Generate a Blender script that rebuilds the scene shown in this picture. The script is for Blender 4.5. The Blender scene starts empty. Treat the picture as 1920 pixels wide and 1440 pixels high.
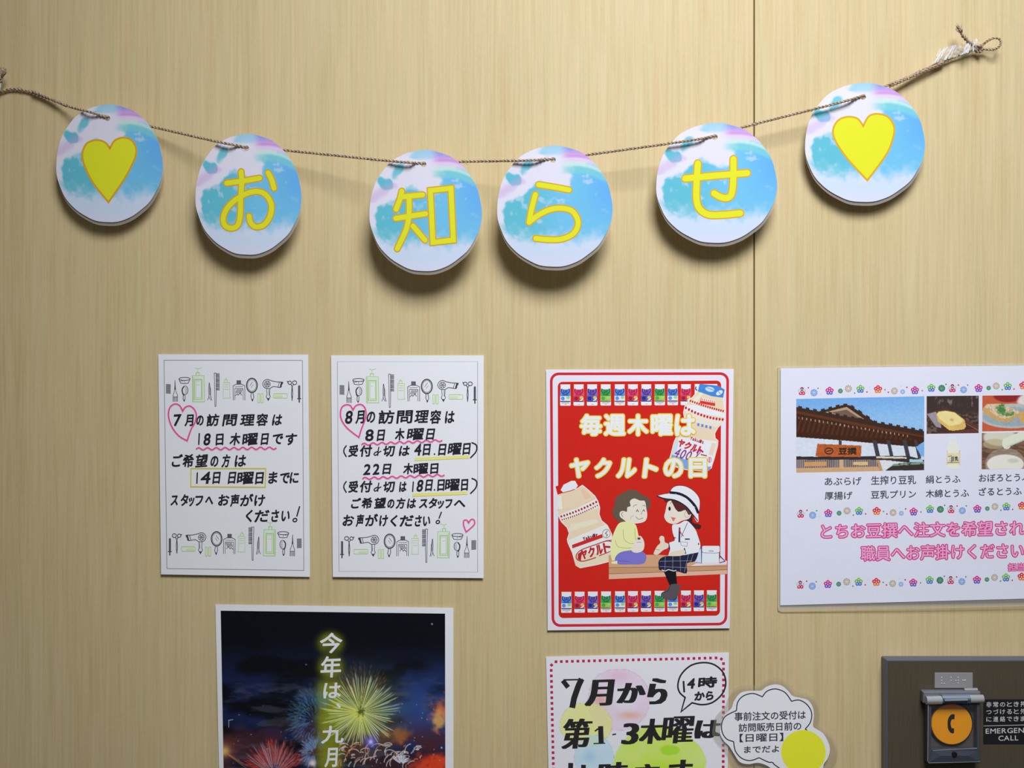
import bpy, math, random
import numpy as np
from mathutils import Vector, Matrix
from mathutils.geometry import delaunay_2d_cdt

random.seed(4); rng = np.random.default_rng(7)
scene = bpy.context.scene

# ------------------------------------------------------------------ camera, light, exposure
D = 1.30                      # camera to wall, metres
S = 0.609e-3                  # metres of wall per photograph pixel
HZ = 1.50                     # height of the camera
cam_data = bpy.data.cameras.new('camera'); cam = bpy.data.objects.new('camera', cam_data)
scene.collection.objects.link(cam); scene.camera = cam
cam.location = (0, -D, HZ); cam.rotation_euler = (math.pi/2, 0, 0)
cam_data.sensor_width = 36; cam_data.lens = 36*D/(1920*S); cam_data.clip_start = 0.01

world = bpy.data.worlds.new('world'); scene.world = world; world.use_nodes = True
bg = world.node_tree.nodes['Background']; bg.inputs[0].default_value = (1.0, 0.96, 0.86, 1); bg.inputs[1].default_value = 0.095

def area(name, loc, target, size, power, color, spread=math.pi):
    l = bpy.data.lights.new(name, 'AREA'); l.shape = 'RECTANGLE'; l.size = size[0]; l.size_y = size[1]
    l.energy = power; l.color = color; l.spread = spread
    o = bpy.data.objects.new(name, l); scene.collection.objects.link(o); o.location = loc
    o.rotation_euler = (Vector(target)-Vector(loc)).to_track_quat('-Z', 'Y').to_euler()
    return o
area('ceiling_downlight', (0.353, -1.355, HZ+1.423), (0.24, 0, HZ+0.081), (0.85, 0.75), 9.9, (0.93, 0.97, 1.06), 1.37)

scene.view_settings.view_transform = 'Standard'; scene.view_settings.look = 'None'
scene.view_settings.exposure = 0.0; scene.view_settings.gamma = 1.0
scene.view_settings.use_curve_mapping = False

# ------------------------------------------------------------------ helpers
def W(px, py, d=0.0):
    k = (D-d)/D
    return ((px-960)*S*k, -d, HZ+(720-py)*S*k)
def lin(c):
    c = np.asarray(c, float)/255.0
    return np.where(c <= 0.04045, c/12.92, ((c+0.055)/1.055)**2.4)
LC = np.array([.94, .97, 1.05])     # the lamp's slightly cool white, so prints read neutral
def link(o): scene.collection.objects.link(o); return o
def tag(o, label=None, cat=None, group=None, kind=None):
    if label: o['label'] = label
    if cat: o['category'] = cat
    if group: o['group'] = group
    if kind: o['kind'] = kind
    return o
def empty(name, loc=(0, 0, 0)):
    o = bpy.data.objects.new(name, None); o.empty_display_size = 0.02; o.location = loc; return link(o)
def mesh_obj(name, verts, faces, mats, parent=None, midx=None, smooth=False):
    """verts in world coordinates; the object's origin is its parent's origin"""
    me = bpy.data.meshes.new(name)
    off = Vector(parent.location) if parent else Vector((0, 0, 0))
    if parent and parent.parent: off = off + Vector(parent.parent.location)
    me.from_pydata([tuple(Vector(v)-off) for v in verts], [], faces)
    for m in (mats if isinstance(mats, list) else [mats]): me.materials.append(m)
    if midx is not None: me.polygons.foreach_set('material_index', midx)
    if smooth: me.polygons.foreach_set('use_smooth', [True]*len(me.polygons))
    me.update()
    o = link(bpy.data.objects.new(name, me))
    if parent: o.parent = parent
    return o

mats = {}
def new_mat(name):
    m = bpy.data.materials.new(name); m.use_nodes = True
    return m, m.node_tree, m.node_tree.nodes['Principled BSDF']
def flat(rgb, k=1.0, rough=0.75, metal=0.0, spec=0.15):
    key = (tuple(int(round(x)) for x in rgb), round(k, 3), rough, metal, spec)
    if key in mats: return mats[key]
    m, nt, b = new_mat('print_%03d' % len(mats))
    c = np.minimum(lin(rgb)/k/LC, 0.95)
    b.inputs['Base Color'].default_value = (*c, 1); b.inputs['Roughness'].default_value = rough
    b.inputs['Metallic'].default_value = metal; b.inputs['Specular IOR Level'].default_value = spec
    mats[key] = m; return m
def vcol_mat(name='painted_print', rough=0.7):
    if name in mats: return mats[name]
    m, nt, b = new_mat(name)
    a = nt.nodes.new('ShaderNodeAttribute'); a.attribute_name = 'ink'
    nt.links.new(a.outputs['Color'], b.inputs['Base Color']); b.inputs['Roughness'].default_value = rough
    b.inputs['Specular IOR Level'].default_value = 0.12
    mats[name] = m; return m
def paper_mat(rgb, k, name):
    if name in mats: return mats[name]
    m, nt, b = new_mat(name)
    tc = nt.nodes.new('ShaderNodeTexCoord'); n = nt.nodes.new('ShaderNodeTexNoise'); n.inputs['Scale'].default_value = 9
    n.inputs['Detail'].default_value = 3
    nt.links.new(tc.outputs['Object'], n.inputs['Vector'])
    r = nt.nodes.new('ShaderNodeValToRGB'); c = np.minimum(lin(rgb)/k/LC, 0.95)
    r.color_ramp.elements[0].color = (*(c*0.985), 1); r.color_ramp.elements[1].color = (*np.minimum(c*1.015, .95), 1)
    nt.links.new(n.outputs['Fac'], r.inputs['Fac']); nt.links.new(r.outputs['Color'], b.inputs['Base Color'])
    b.inputs['Roughness'].default_value = 0.7; b.inputs['Specular IOR Level'].default_value = 0.3
    bp = nt.nodes.new('ShaderNodeBump'); bp.inputs['Strength'].default_value = 0.12; bp.inputs['Distance'].default_value = 0.01
    nt.links.new(n.outputs['Fac'], bp.inputs['Height']); nt.links.new(bp.outputs['Normal'], b.inputs['Normal'])
    mats[name] = m; return m
def film_mat(name, alpha, tint=(0.85, 0.87, 0.9), rough=0.12):
    if name in mats: return mats[name]
    m, nt, b = new_mat(name)
    b.inputs['Base Color'].default_value = (*tint, 1); b.inputs['Roughness'].default_value = rough
    b.inputs['Alpha'].default_value = alpha
    mats[name] = m; return m

def spline(pts, n=8, closed=False):
    P = [np.array(p, float) for p in pts]
    if len(P) < 3: return [tuple(p) for p in P]
    out = []; N = len(P); segs = N if closed else N-1
    for i in range(segs):
        if closed: a, b, c, d = P[(i-1) % N], P[i], P[(i+1) % N], P[(i+2) % N]
        else: a, b, c, d = P[max(i-1, 0)], P[i], P[i+1], P[min(i+2, N-1)]
        for j in range(n):
            t = j/n
            out.append(tuple(0.5*((2*b)+(c-a)*t+(2*a-5*b+4*c-d)*t*t+(3*b-a-3*c+d)*t**3)))
    if not closed: out.append(tuple(P[-1]))
    return out
def ellpts(cx, cy, rx, ry, n=28, rot=0.0):
    c, s = math.cos(rot), math.sin(rot)
    return [(cx+rx*math.cos(a)*c-ry*math.sin(a)*s, cy+rx*math.cos(a)*s+ry*math.sin(a)*c)
            for a in [2*math.pi*i/n for i in range(n)]]
def rrect(x0, y0, x1, y1, r, n=5):
    P = []
    for cx, cy, a0 in ((x1-r, y0+r, -90), (x1-r, y1-r, 0), (x0+r, y1-r, 90), (x0+r, y0+r, 180)):
        for i in range(n+1):
            a = math.radians(a0+90*i/n); P.append((cx+r*math.cos(a), cy+r*math.sin(a)))
    return P

# glyph outlines from the built-in font, as meshes
_gl = {}
def glyph(ch):
    if ch in _gl: return _gl[ch]
    c = bpy.data.curves.new('g', 'FONT'); c.body = ch; c.resolution_u = 3
    o = bpy.data.objects.new('g', c); link(o)
    dg = bpy.context.evaluated_depsgraph_get(); dg.update()
    me = bpy.data.meshes.new_from_object(o.evaluated_get(dg))
    v = np.array([(p.co.x, p.co.y) for p in me.vertices]).reshape(-1, 2)
    f = [tuple(p.vertices) for p in me.polygons]
    bpy.data.objects.remove(o); bpy.data.curves.remove(c); bpy.data.meshes.remove(me)
    _gl[ch] = (v, f); return _gl[ch]

STEP = 5.0e-7
class Print:
    """flat print on one sheet; every shape is laid a hair (half a micrometre) above the one before"""
    def __init__(s, name, parent, dfun, d0, k=0.8, T=None, rough=0.75):
        s.name, s.parent, s.dfun, s.d, s.k = name, parent, dfun, d0, k
        s.v, s.f, s.mi, s.ml, s.mk = [], [], [], [], {}
        s.T = T or (lambda x, y: (x, y)); s.rough = rough
    def m(s, rgb):
        key = tuple(rgb)
        if key not in s.mk: s.mk[key] = len(s.ml); s.ml.append(flat(rgb, s.k, s.rough))
        return s.mk[key]
    def raw(s, pts, faces, rgb, ramp=False):
        b = len(s.v); s.d += STEP
        for q, (x, y) in enumerate(pts):
            X, Y = s.T(x, y); s.v.append(W(X, Y, s.dfun(X, Y)+s.d+(q*4*STEP/len(pts) if ramp else 0)))
        if ramp: s.d += 4*STEP
        i = s.m(rgb)
        for f in faces: s.f.append(tuple(b+k for k in f)); s.mi.append(i)
    def poly(s, pts, rgb): s.raw(pts, [tuple(range(len(pts)))], rgb)
    def ell(s, cx, cy, rx, ry, rgb, rot=0.0, n=28): s.poly(ellpts(cx, cy, rx, ry, n, rot), rgb)
    def stroke(s, pts, w, rgb, closed=False, taper=None, caps=True, ramp=False):
        P = [np.array(p, float) for p in pts]
        Q = [P[0]]
        for p in P[1:]:
            if np.linalg.norm(p-Q[-1]) > 1e-6: Q.append(p)
        P = Q
        if closed and np.linalg.norm(P[0]-P[-1]) < 1e-6: P = P[:-1]
        N = len(P)
        if N < 2: return
        L, R = [], []
        for i in range(N):
            if closed: a, c = P[(i-1) % N], P[(i+1) % N]
            else: a, c = P[max(i-1, 0)], P[min(i+1, N-1)]
            d1 = P[i]-a; d2 = c-P[i]
            n1 = np.linalg.norm(d1); n2 = np.linalg.norm(d2)
            d1 = d1/n1 if n1 > 0 else d2/max(n2, 1e-9); d2 = d2/n2 if n2 > 0 else d1
            t = d1+d2; tn = np.linalg.norm(t)
            t = t/tn if tn > 1e-3 else d2
            nrm = np.array([-t[1], t[0]]); cs = max(0.45, abs(float(np.dot(t, d2))))
            hw = w/2/cs * (taper(i/(N-1)) if taper else 1)
            L.append(P[i]+nrm*hw); R.append(P[i]-nrm*hw)
        pts2 = []; faces = []
        for i in range(N): pts2 += [L[i], R[i]]
        for i in range(N if closed else N-1):
            j = (i+1) % N; faces.append((2*i, 2*i+1, 2*j+1, 2*j))
        s.raw(pts2, faces, rgb, ramp)
        if caps and not closed and not taper and w > 2:
            for q in (P[0], P[-1]): s.ell(q[0], q[1], w/2, w/2, rgb, n=12)
    def char(s, ch, x0, x1, y0, y1, rgb, grow=0.0, slant=0.0, slope=0.0, ink=False, rot=0.0, squash=None):
        """ch filling x0..x1; the em's ink height fills y0..y1 (or the glyph's own ink when ink)"""
        v, f = glyph(ch)
        if len(v) == 0: return
        a, b = v[:, 0].min(), v[:, 0].max()
        if ink: c, d = v[:, 1].min(), v[:, 1].max()
        else: c, d = (-0.08, 0.83) if ord(ch) > 255 else (0.0, 0.72)
        u = (v[:, 0]-a)/max(b-a, 1e-6); t = (v[:, 1]-c)/(d-c)
        X = x0+u*(x1-x0); Y = y1-t*(y1-y0)
        X = X-slant*(Y-(y0+y1)/2); Y = Y+slope*(X-(x0+x1)/2)
        if rot:
            cx, cy = (x0+x1)/2, (y0+y1)/2; co, si = math.cos(rot), math.sin(rot)
            X, Y = cx+(X-cx)*co-(Y-cy)*si, cy+(X-cx)*si+(Y-cy)*co
        offs = [(0, 0)] if grow <= 0 else [(grow*math.cos(q), grow*math.sin(q)) for q in [math.pi*2*i/10 for i in range(10)]]+[(0, 0)]
        for ox, oy in offs: s.raw(list(zip(X+ox, Y+oy)), f, rgb)
    def text(s, t, x0, x1, y0, y1, rgb, grow=0.0, dy=0.0, slant=0.0):
        """whole line in the font's own spacing fitted between x0 and x1; dy = rise from left to right"""
        adv = []; x = 0
        for ch in t:
            v, f = glyph(ch)
            if ord(ch) > 255: wd = 1.0; l, r = (v[:, 0].min(), v[:, 0].max())
            elif ch == ' ': x += 0.35; continue
            else: l, r = v[:, 0].min(), v[:, 0].max(); wd = r+0.07
            adv.append((ch, x+l, x+r)); x += wd
        a, b = adv[0][1], adv[-1][2]; k = (x1-x0)/(b-a)
        base = s.d
        for i_, (ch, l, r) in enumerate(adv):
            s.d = base+(i_ % 2)*12*STEP
            X0, X1 = x0+(l-a)*k, x0+(r-a)*k; off = -dy*((X0+X1)/2-x0)/(x1-x0)
            s.char(ch, X0, X1, y0+off, y1+off, rgb, grow, slant, slope=-dy/(x1-x0))
        s.d = base+25*STEP
    def hand(s, items, y0, y1, rgb, grow, slant=0.10, slope=0.0):
        xs = items[0][1]; base = s.d
        for i_, it in enumerate(items):
            s.d = base+(i_ % 2)*12*STEP
            ch, a, b = it[:3]; off = slope*(a-xs)
            j = random.uniform(-.02, .02)*(y1-y0)
            s.char(ch, a+grow, b-grow, y0+off+j+grow, y1+off+j-grow, rgb, grow, slant+random.uniform(-.03, .05), slope=-0.05, rot=random.uniform(-.03, .03))
        s.d = base
    def build(s, label=None):
        o = mesh_obj(s.name, s.v, s.f, s.ml, s.parent, s.mi)
        if label: o['label'] = label
        return o

def crop(ox, oy, k): return lambda x, y: (ox+x/k, oy+y/k)

def slab(name, quad, dfun, thick, mat, parent, nx=1, ny=1, extra=0.0):
    """thin solid sheet on a bilinear quad (TL, TR, BR, BL) in photograph pixels"""
    V, F = [], []; TL, TR, BR, BL = [np.array(q, float) for q in quad]
    for lay in (0, 1):
        for j in range(ny+1):
            for i in range(nx+1):
                u, v = i/nx, j/ny; p = (TL*(1-u)+TR*u)*(1-v)+(BL*(1-u)+BR*u)*v
                V.append(W(p[0], p[1], dfun(p[0], p[1])-(0 if lay == 0 else thick)+extra))
    n = (nx+1)*(ny+1); ix = lambda i, j: j*(nx+1)+i
    for j in range(ny):
        for i in range(nx):
            F.append((ix(i, j), ix(i, j+1), ix(i+1, j+1), ix(i+1, j)))
            F.append(tuple(n+k for k in (ix(i, j), ix(i+1, j), ix(i+1, j+1), ix(i, j+1))))
    rim = [ix(i, 0) for i in range(nx)]+[ix(nx, j) for j in range(ny)]+[ix(i, ny) for i in range(nx, 0, -1)]+[ix(0, j) for j in range(ny, 0, -1)]
    for a, b in zip(rim, rim[1:]+rim[:1]): F.append((a, b, n+b, n+a))
    return mesh_obj(name, V, F, mat, parent)

def box_w(name, x0, x1, z0, z1, d0, d1, mat, parent=None, bevel=0.0, seg=2):
    """box whose sides run square to the wall; x, z in metres, d = distance from the wall"""
    V = [(x, -d, z) for d in (d0, d1) for z in (z0, z1) for x in (x0, x1)]
    F = [(0, 1, 3, 2), (4, 6, 7, 5), (0, 4, 5, 1), (2, 3, 7, 6), (0, 2, 6, 4), (1, 5, 7, 3)]
    o = mesh_obj(name, V, F, mat, parent)
    if bevel:
        b = o.modifiers.new('b', 'BEVEL'); b.width = bevel; b.segments = seg; b.limit_method = 'ANGLE'
    return o
def X(px, d=0.0): return W(px, 0, d)[0]
def Z(py, d=0.0): return W(0, py, d)[2]

# value noise for the painted prints
_tab = rng.random((256, 256))
def vnoise(x, y):
    xi = np.floor(x).astype(int); yi = np.floor(y).astype(int); fx = x-xi; fy = y-yi
    fx = fx*fx*(3-2*fx); fy = fy*fy*(3-2*fy); g = lambda a, b: _tab[a % 256, b % 256]
    return (g(xi, yi)*(1-fx)+g(xi+1, yi)*fx)*(1-fy)+(g(xi, yi+1)*(1-fx)+g(xi+1, yi+1)*fx)*fy
def fbm(x, y, o=4):
    s = 0; a = .5; t = 0
    for i in range(o): s = s+a*vnoise(x*2**i+17*i, y*2**i+31*i); t += a; a *= .5
    return s/t
def sst(a, b, x): t = np.clip((x-a)/(b-a), 0, 1); return t*t*(3-2*t)
def inpoly(x, y, P):
    r = np.zeros(x.shape, bool); n = len(P)
    for i in range(n):
        x1, y1 = P[i]; x2, y2 = P[(i+1) % n]
        if y1 == y2: continue
        c = ((y1 > y) != (y2 > y)) & (x < (x2-x1)*(y-y1)/(y2-y1)+x1); r ^= c
    return r
def mixc(C, c, m):
    m = np.clip(np.asarray(m, float), 0, 1)[..., None]; return C*(1-m)+np.array(c, float)*m

def painted(name, quad, dfun, extra, nx, rows, paint, k, parent, rough=0.7):
    """grid sheet coloured point by point; rows = list of v in 0..1"""
    TL, TR, BR, BL = [np.array(q, float) for q in quad]
    u = np.linspace(0, 1, nx+1); v = np.array(rows); U, Vv = np.meshgrid(u, v)
    PX = ((TL[0]*(1-U)+TR[0]*U)*(1-Vv)+(BL[0]*(1-U)+BR[0]*U)*Vv)
    PY = ((TL[1]*(1-U)+TR[1]*U)*(1-Vv)+(BL[1]*(1-U)+BR[1]*U)*Vv)
    C = paint(PX, PY)
    col = np.minimum(lin(np.clip(C, 0, 255))/k/LC, 0.95).reshape(-1, 3)
    d = np.array([dfun(a, b) for a, b in zip(PX.ravel(), PY.ravel())])+extra
    off = Vector(parent.location); kk = (D-d)/D
    V = np.stack([(PX.ravel()-960)*S*kk-off.x, -d-off.y, HZ+(720-PY.ravel())*S*kk-off.z], 1)
    ny = len(rows)-1; I, J = np.meshgrid(np.arange(nx), np.arange(ny)); a = (J*(nx+1)+I).ravel()
    F = np.stack([a, a+nx+1, a+nx+2, a+1], 1)
    me = bpy.data.meshes.new(name); me.vertices.add(len(V)); me.vertices.foreach_set('co', V.ravel())
    me.loops.add(F.size); me.loops.foreach_set('vertex_index', F.ravel()); me.polygons.add(len(F))
    me.polygons.foreach_set('loop_start', np.arange(0, F.size, 4)); me.polygons.foreach_set('loop_total', np.full(len(F), 4))
    me.update(calc_edges=True); me.validate()
    at = me.color_attributes.new('ink', 'FLOAT_COLOR', 'POINT')
    at.data.foreach_set('color', np.concatenate([col, np.ones((len(col), 1))], 1).ravel())
    me.materials.append(vcol_mat(rough=rough))
    o = link(bpy.data.objects.new(name, me)); o.parent = parent; return o

# ------------------------------------------------------------------ wall
def wood():
    m, nt, b = new_mat('pale_wood_grain_laminate'); N = nt.nodes; Lk = nt.links
    tc = N.new('ShaderNodeTexCoord')
    def noise(sx, sz, scale, det, dist=0.0):
        mp = N.new('ShaderNodeMapping'); mp.inputs['Scale'].default_value = (sx, 1, sz); Lk.new(tc.outputs['Object'], mp.inputs['Vector'])
        n = N.new('ShaderNodeTexNoise'); n.inputs['Scale'].default_value = scale; n.inputs['Detail'].default_value = det
        n.inputs['Distortion'].default_value = dist; Lk.new(mp.outputs['Vector'], n.inputs['Vector']); return n
    fine = noise(330, 9.0, 1.0, 2); mid = noise(45, 1.6, 1.0, 3, .3); wide = noise(7, 0.7, 1.0, 2); speck = noise(700, 160, 1.0, 1)
    def mad(a, k, c):
        n = N.new('ShaderNodeMath'); n.operation = 'MULTIPLY_ADD'; Lk.new(a, n.inputs[0]); n.inputs[1].default_value = k
        if isinstance(c, float): n.inputs[2].default_value = c
        else: Lk.new(c, n.inputs[2])
        return n.outputs[0]
    f = mad(fine.outputs['Fac'], 0.85, -0.425+0.5); f = mad(mid.outputs['Fac'], 0.5, mad(f, 1.0, -0.25)); f = mad(wide.outputs['Fac'], 0.25, mad(f, 1.0, -0.12))
    f = mad(speck.outputs['Fac'], 0.25, mad(f, 1.0, -0.125))
    r = N.new('ShaderNodeValToRGB'); e = r.color_ramp.elements
    e[0].position = 0.12; e[0].color = (0.590, 0.442, 0.205, 1); e[1].position = 0.88; e[1].color = (0.780, 0.622, 0.355, 1)
    x = e.new(0.5); x.color = (0.690, 0.548, 0.292, 1)
    Lk.new(f, r.inputs['Fac'])
    hue = noise(120, 3, 1.0, 1); mx = N.new('ShaderNodeMix'); mx.data_type = 'RGBA'; mx.blend_type = 'MULTIPLY'; mx.inputs[0].default_value = 1
    r2 = N.new('ShaderNodeValToRGB'); q = r2.color_ramp.elements; q[0].position = .3; q[0].color = (1.02, .99, .985, 1); q[1].position = .7; q[1].color = (.985, 1.007, 1.0, 1)
    Lk.new(hue.outputs['Fac'], r2.inputs['Fac']); Lk.new(r.outputs['Color'], mx.inputs[6]); Lk.new(r2.outputs['Color'], mx.inputs[7])
    Lk.new(mx.outputs[2], b.inputs['Base Color']); b.inputs['Roughness'].default_value = 0.55; b.inputs['Specular IOR Level'].default_value = 0.25
    return m
wood_m = wood()
dark_m = flat((60, 48, 30), 1.0)
ZL, ZH = 0.0, 2.45
wall = box_w('wall_back', -1.6, 1.5, ZL, ZH, -0.04, -0.012, dark_m); tag(wall, kind='structure')
seam = 1413.5
for a, b in ((X(-1600), X(seam)-0.0007), (X(seam)+0.0010, X(3400))):
    o = box_w('wall_panel', a, b, ZL, ZH, -0.012, 0.0, wood_m, wall, bevel=0.0006)
# lightly nicked pale edge along the joint on the left panel: the laminate's edge band
eb = box_w('edge_band', X(seam)-0.0008, X(seam)+0.0001, ZL, ZH, -0.011, -0.0005, flat((150, 125, 85), 0.9), wall)
flr = box_w('floor', -1.6, 1.5, -0.03, 0.0, -0.04, 2.0, flat((95, 92, 88), 0.9)); tag(flr, kind='structure')

# ------------------------------------------------------------------ bunting discs
R0 = 112.5*S
def disc_paint(x, y):
    """x right, y down, unit disc"""
    wx = (fbm(x*3+5, y*3+9, 3)-.5); wy = (fbm(x*3+40, y*3+2, 3)-.5)
    X_ = x+wx*.30; Y_ = y+wy*.30
    fine = fbm(x*9+3, y*9+8, 4)-.5
    white = np.array([226, 226, 246.])
    C = np.ones(x.shape+(3,))*white
    # sky on the right and centre
    sky = np.ones_like(C)*np.array([116, 196, 240.])
    sky = mixc(sky, (104, 178, 246), sst(.3, 1.0, x)*sst(.5, -.3, y))
    sky = mixc(sky, (100, 192, 216), sst(.2, -.5, x))
    def blob(cx, cy, rx, ry, e=.25, f=.35):
        q = np.sqrt(((X_-cx)/rx)**2+((Y_-cy)/ry)**2)+fine*f; return sst(1+e/2, 1-e/2, q)
    m = blob(.80, .02, .70, .62)
    m = np.maximum(m, blob(-.22, -.08, .34, .30)); m = np.maximum(m, blob(.22, .22, .62, .42))
    m = np.maximum(m, blob(-.60, .18, .26, .36)); m = np.maximum(m, blob(-.30, .40, .55, .26, .5))
    m = np.maximum(m, blob(-.70, -.50, .12, .13, .4)); m = np.maximum(m, .85*blob(-.46, -.68, .17, .09, .6))
    m = np.maximum(m, .6*blob(.0, -.97, .30, .12, .5)); m = np.maximum(m, blob(.68, -.42, .44, .26))
    wb = sst(-.30, -.40, y)*sst(-.92, -.80, y); m = m*(1-wb*(1-np.maximum(sst(.17, .30, x), sst(-.08, -.24, x))))
    C = C*(1-m[..., None])+sky*m[..., None]
    # wisps
    C = mixc(C, white, .55*sst(.62, .8, fbm(x*7+60, y*10+20, 4))*sst(.9, .2, np.hypot(x-.35, y+.3)))
    C = mixc(C, white, .5*sst(.6, .75, fbm(x*8+9, y*8+70, 4))*sst(.3, -.3, x))
    C = mixc(C, (205, 170, 226), .45*sst(.16, .02, np.abs((x+.78)*.62+(y+.30)))*sst(.6, .75, fbm(x*5+80, y*5, 2)+.22)*sst(-.2, -.5, x))
    # rainbow, upper right
    rr = np.hypot(x-.05, (y+.10)*1.0); rb = (rr-.66)
    g = sst(.06, .28, x)*sst(-.38, -.60, y-.12*x)
    base = y+.28*(1-np.clip(x, 0, 1))*0+.55*np.clip(x-.35, 0, 1)**2*-1.0
    for lo, hi, c in ((-1.2, -.93, (128, 150, 238)), (-.93, -.87, (176, 140, 228)), (-.87, -.80, (206, 148, 226)), (-.80, -.73, (224, 206, 240)), (-.73, -.66, (196, 232, 226)), (-.66, -.55, (128, 210, 218))):
        C = mixc(C, c, g*sst(lo-.03, lo+.03, base)*sst(hi+.03, hi-.03, base)*(.9 if lo < -.7 else .75))
    # pale bottom
    b_ = sst(.30, .72, y+fine*.35+.10*x*0)
    C = mixc(C, (206, 222, 248), b_)
    C = mixc(C, (214, 222, 246), sst(.75, .95, y))
    return C
def disc_outline(n=110):
    P = []
    for i in range(n):
        a = 2*math.pi*i/n
        r = 1+.006*math.sin(3*a+1)+.005*math.sin(5*a+.4)+.003*math.sin(11*a)+.002*math.sin(17*a+2)
        P.append((r*math.cos(a), r*math.sin(a)))
    return P
HX, HY, HR = -.025, -.765, .047
def disc_mesh():
    out = disc_outline(); hole = [(HX+HR*math.cos(2*math.pi*i/20), HY+HR*math.sin(2*math.pi*i/20)) for i in range(20)]
    pts = list(out)+list(hole); st = .0135; n = int(1/st)+1
    for j in range(-n, n+1):
        for i in range(-n, n+1):
            x, y = (i+.5*(j % 2))*st, j*st*.866
            if math.hypot(x, y) < .983 and math.hypot(x-HX, y-HY) > HR+.006: pts.append((x, y))
    e = [(i, (i+1) % 110) for i in range(110)]+[(110+i, 110+(i+1) % 20) for i in range(20)]
    vo, eo, fo, a, b_, c = delaunay_2d_cdt([Vector(p) for p in pts], e, [], 0, 1e-7)
    V = np.array([(v.x, v.y) for v in vo]); F = []
    for f in fo:
        cx, cy = V[list(f)].mean(0)
        if math.hypot(cx-HX, cy-HY) < HR*.97 or math.hypot(cx, cy) > 1.03: continue
        F.append(tuple(f))
    # orientation facing the camera (-Y): x right, y down -> z up
    def fix(f):
        p = V[list(f)]; ar = (p[1][0]-p[0][0])*(p[2][1]-p[0][1])-(p[1][1]-p[0][1])*(p[2][0]-p[0][0])
        return f if ar < 0 else tuple(reversed(f))
    F = [fix(f) for f in F]; t = 0.00045; n0 = len(V)
    cx = lambda p, d: (p[0]*R0, -d-0.004*(p[0]**2)*0, -p[1]*R0)
    verts = [cx(p, 0) for p in V]+[cx(p, -t) for p in V]
    faces = F+[tuple(n0+i for i in reversed(f)) for f in F]
    mi = [0]*len(F)+[1]*len(F)
    from collections import Counter
    ec = Counter()
    for f in F:
        for a, b in zip(f, f[1:]+f[:1]): ec[(a, b)] += 1
    for (a, b) in list(ec):
        if (b, a) not in ec: faces.append((b, a, n0+a, n0+b)); mi.append(1)
    me = bpy.data.meshes.new('printed_card'); me.from_pydata(verts, [], faces)
    me.materials.append(vcol_mat('glossy_print', .45)); me.materials.append(flat((205, 208, 222), .8))
    me.polygons.foreach_set('material_index', mi)
    C = disc_paint(V[:, 0], V[:, 1]); col = np.minimum(lin(np.clip(C, 0, 255))/.99/LC, .95)
    col = np.concatenate([col, col]); at = me.color_attributes.new('ink', 'FLOAT_COLOR', 'POINT')
    at.data.foreach_set('color', np.concatenate([col, np.ones((len(col), 1))], 1).ravel()); me.update(); return me
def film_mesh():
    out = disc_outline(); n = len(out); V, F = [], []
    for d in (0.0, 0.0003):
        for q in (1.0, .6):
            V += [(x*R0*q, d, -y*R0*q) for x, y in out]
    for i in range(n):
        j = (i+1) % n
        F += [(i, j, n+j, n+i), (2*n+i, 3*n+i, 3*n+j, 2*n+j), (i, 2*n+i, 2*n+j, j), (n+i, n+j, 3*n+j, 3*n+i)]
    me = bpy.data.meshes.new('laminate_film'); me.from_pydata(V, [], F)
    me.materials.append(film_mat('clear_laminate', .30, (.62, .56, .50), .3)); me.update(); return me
DM, FM = disc_mesh(), film_mesh()
YEL, ORG = (226, 230, 44), (220, 170, 42)
c1, c2, c3, c5 = crop(80, 170, 3.6923), crop(660, 230, 3.6923), crop(1200, 120, 3.3103), crop(1230, 230, 6.0)
heart_l = dict(n=(465, 400), r=[(465, 400), (500, 345), (560, 325), (615, 343), (646, 395), (643, 455), (610, 530), (560, 620), (455, 772)],
               l=[(455, 772), (350, 640), (290, 520), (275, 440), (300, 372), (350, 345), (400, 345), (440, 365), (465, 400)])
heart_r = dict(r=[(1385, 385), (1420, 325), (1475, 310), (1540, 330), (1577, 390), (1570, 460), (1530, 560), (1412, 722)],
               l=[(1412, 722), (1290, 590), (1215, 480), (1198, 410), (1230, 350), (1290, 328), (1350, 340), (1385, 385)])
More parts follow.
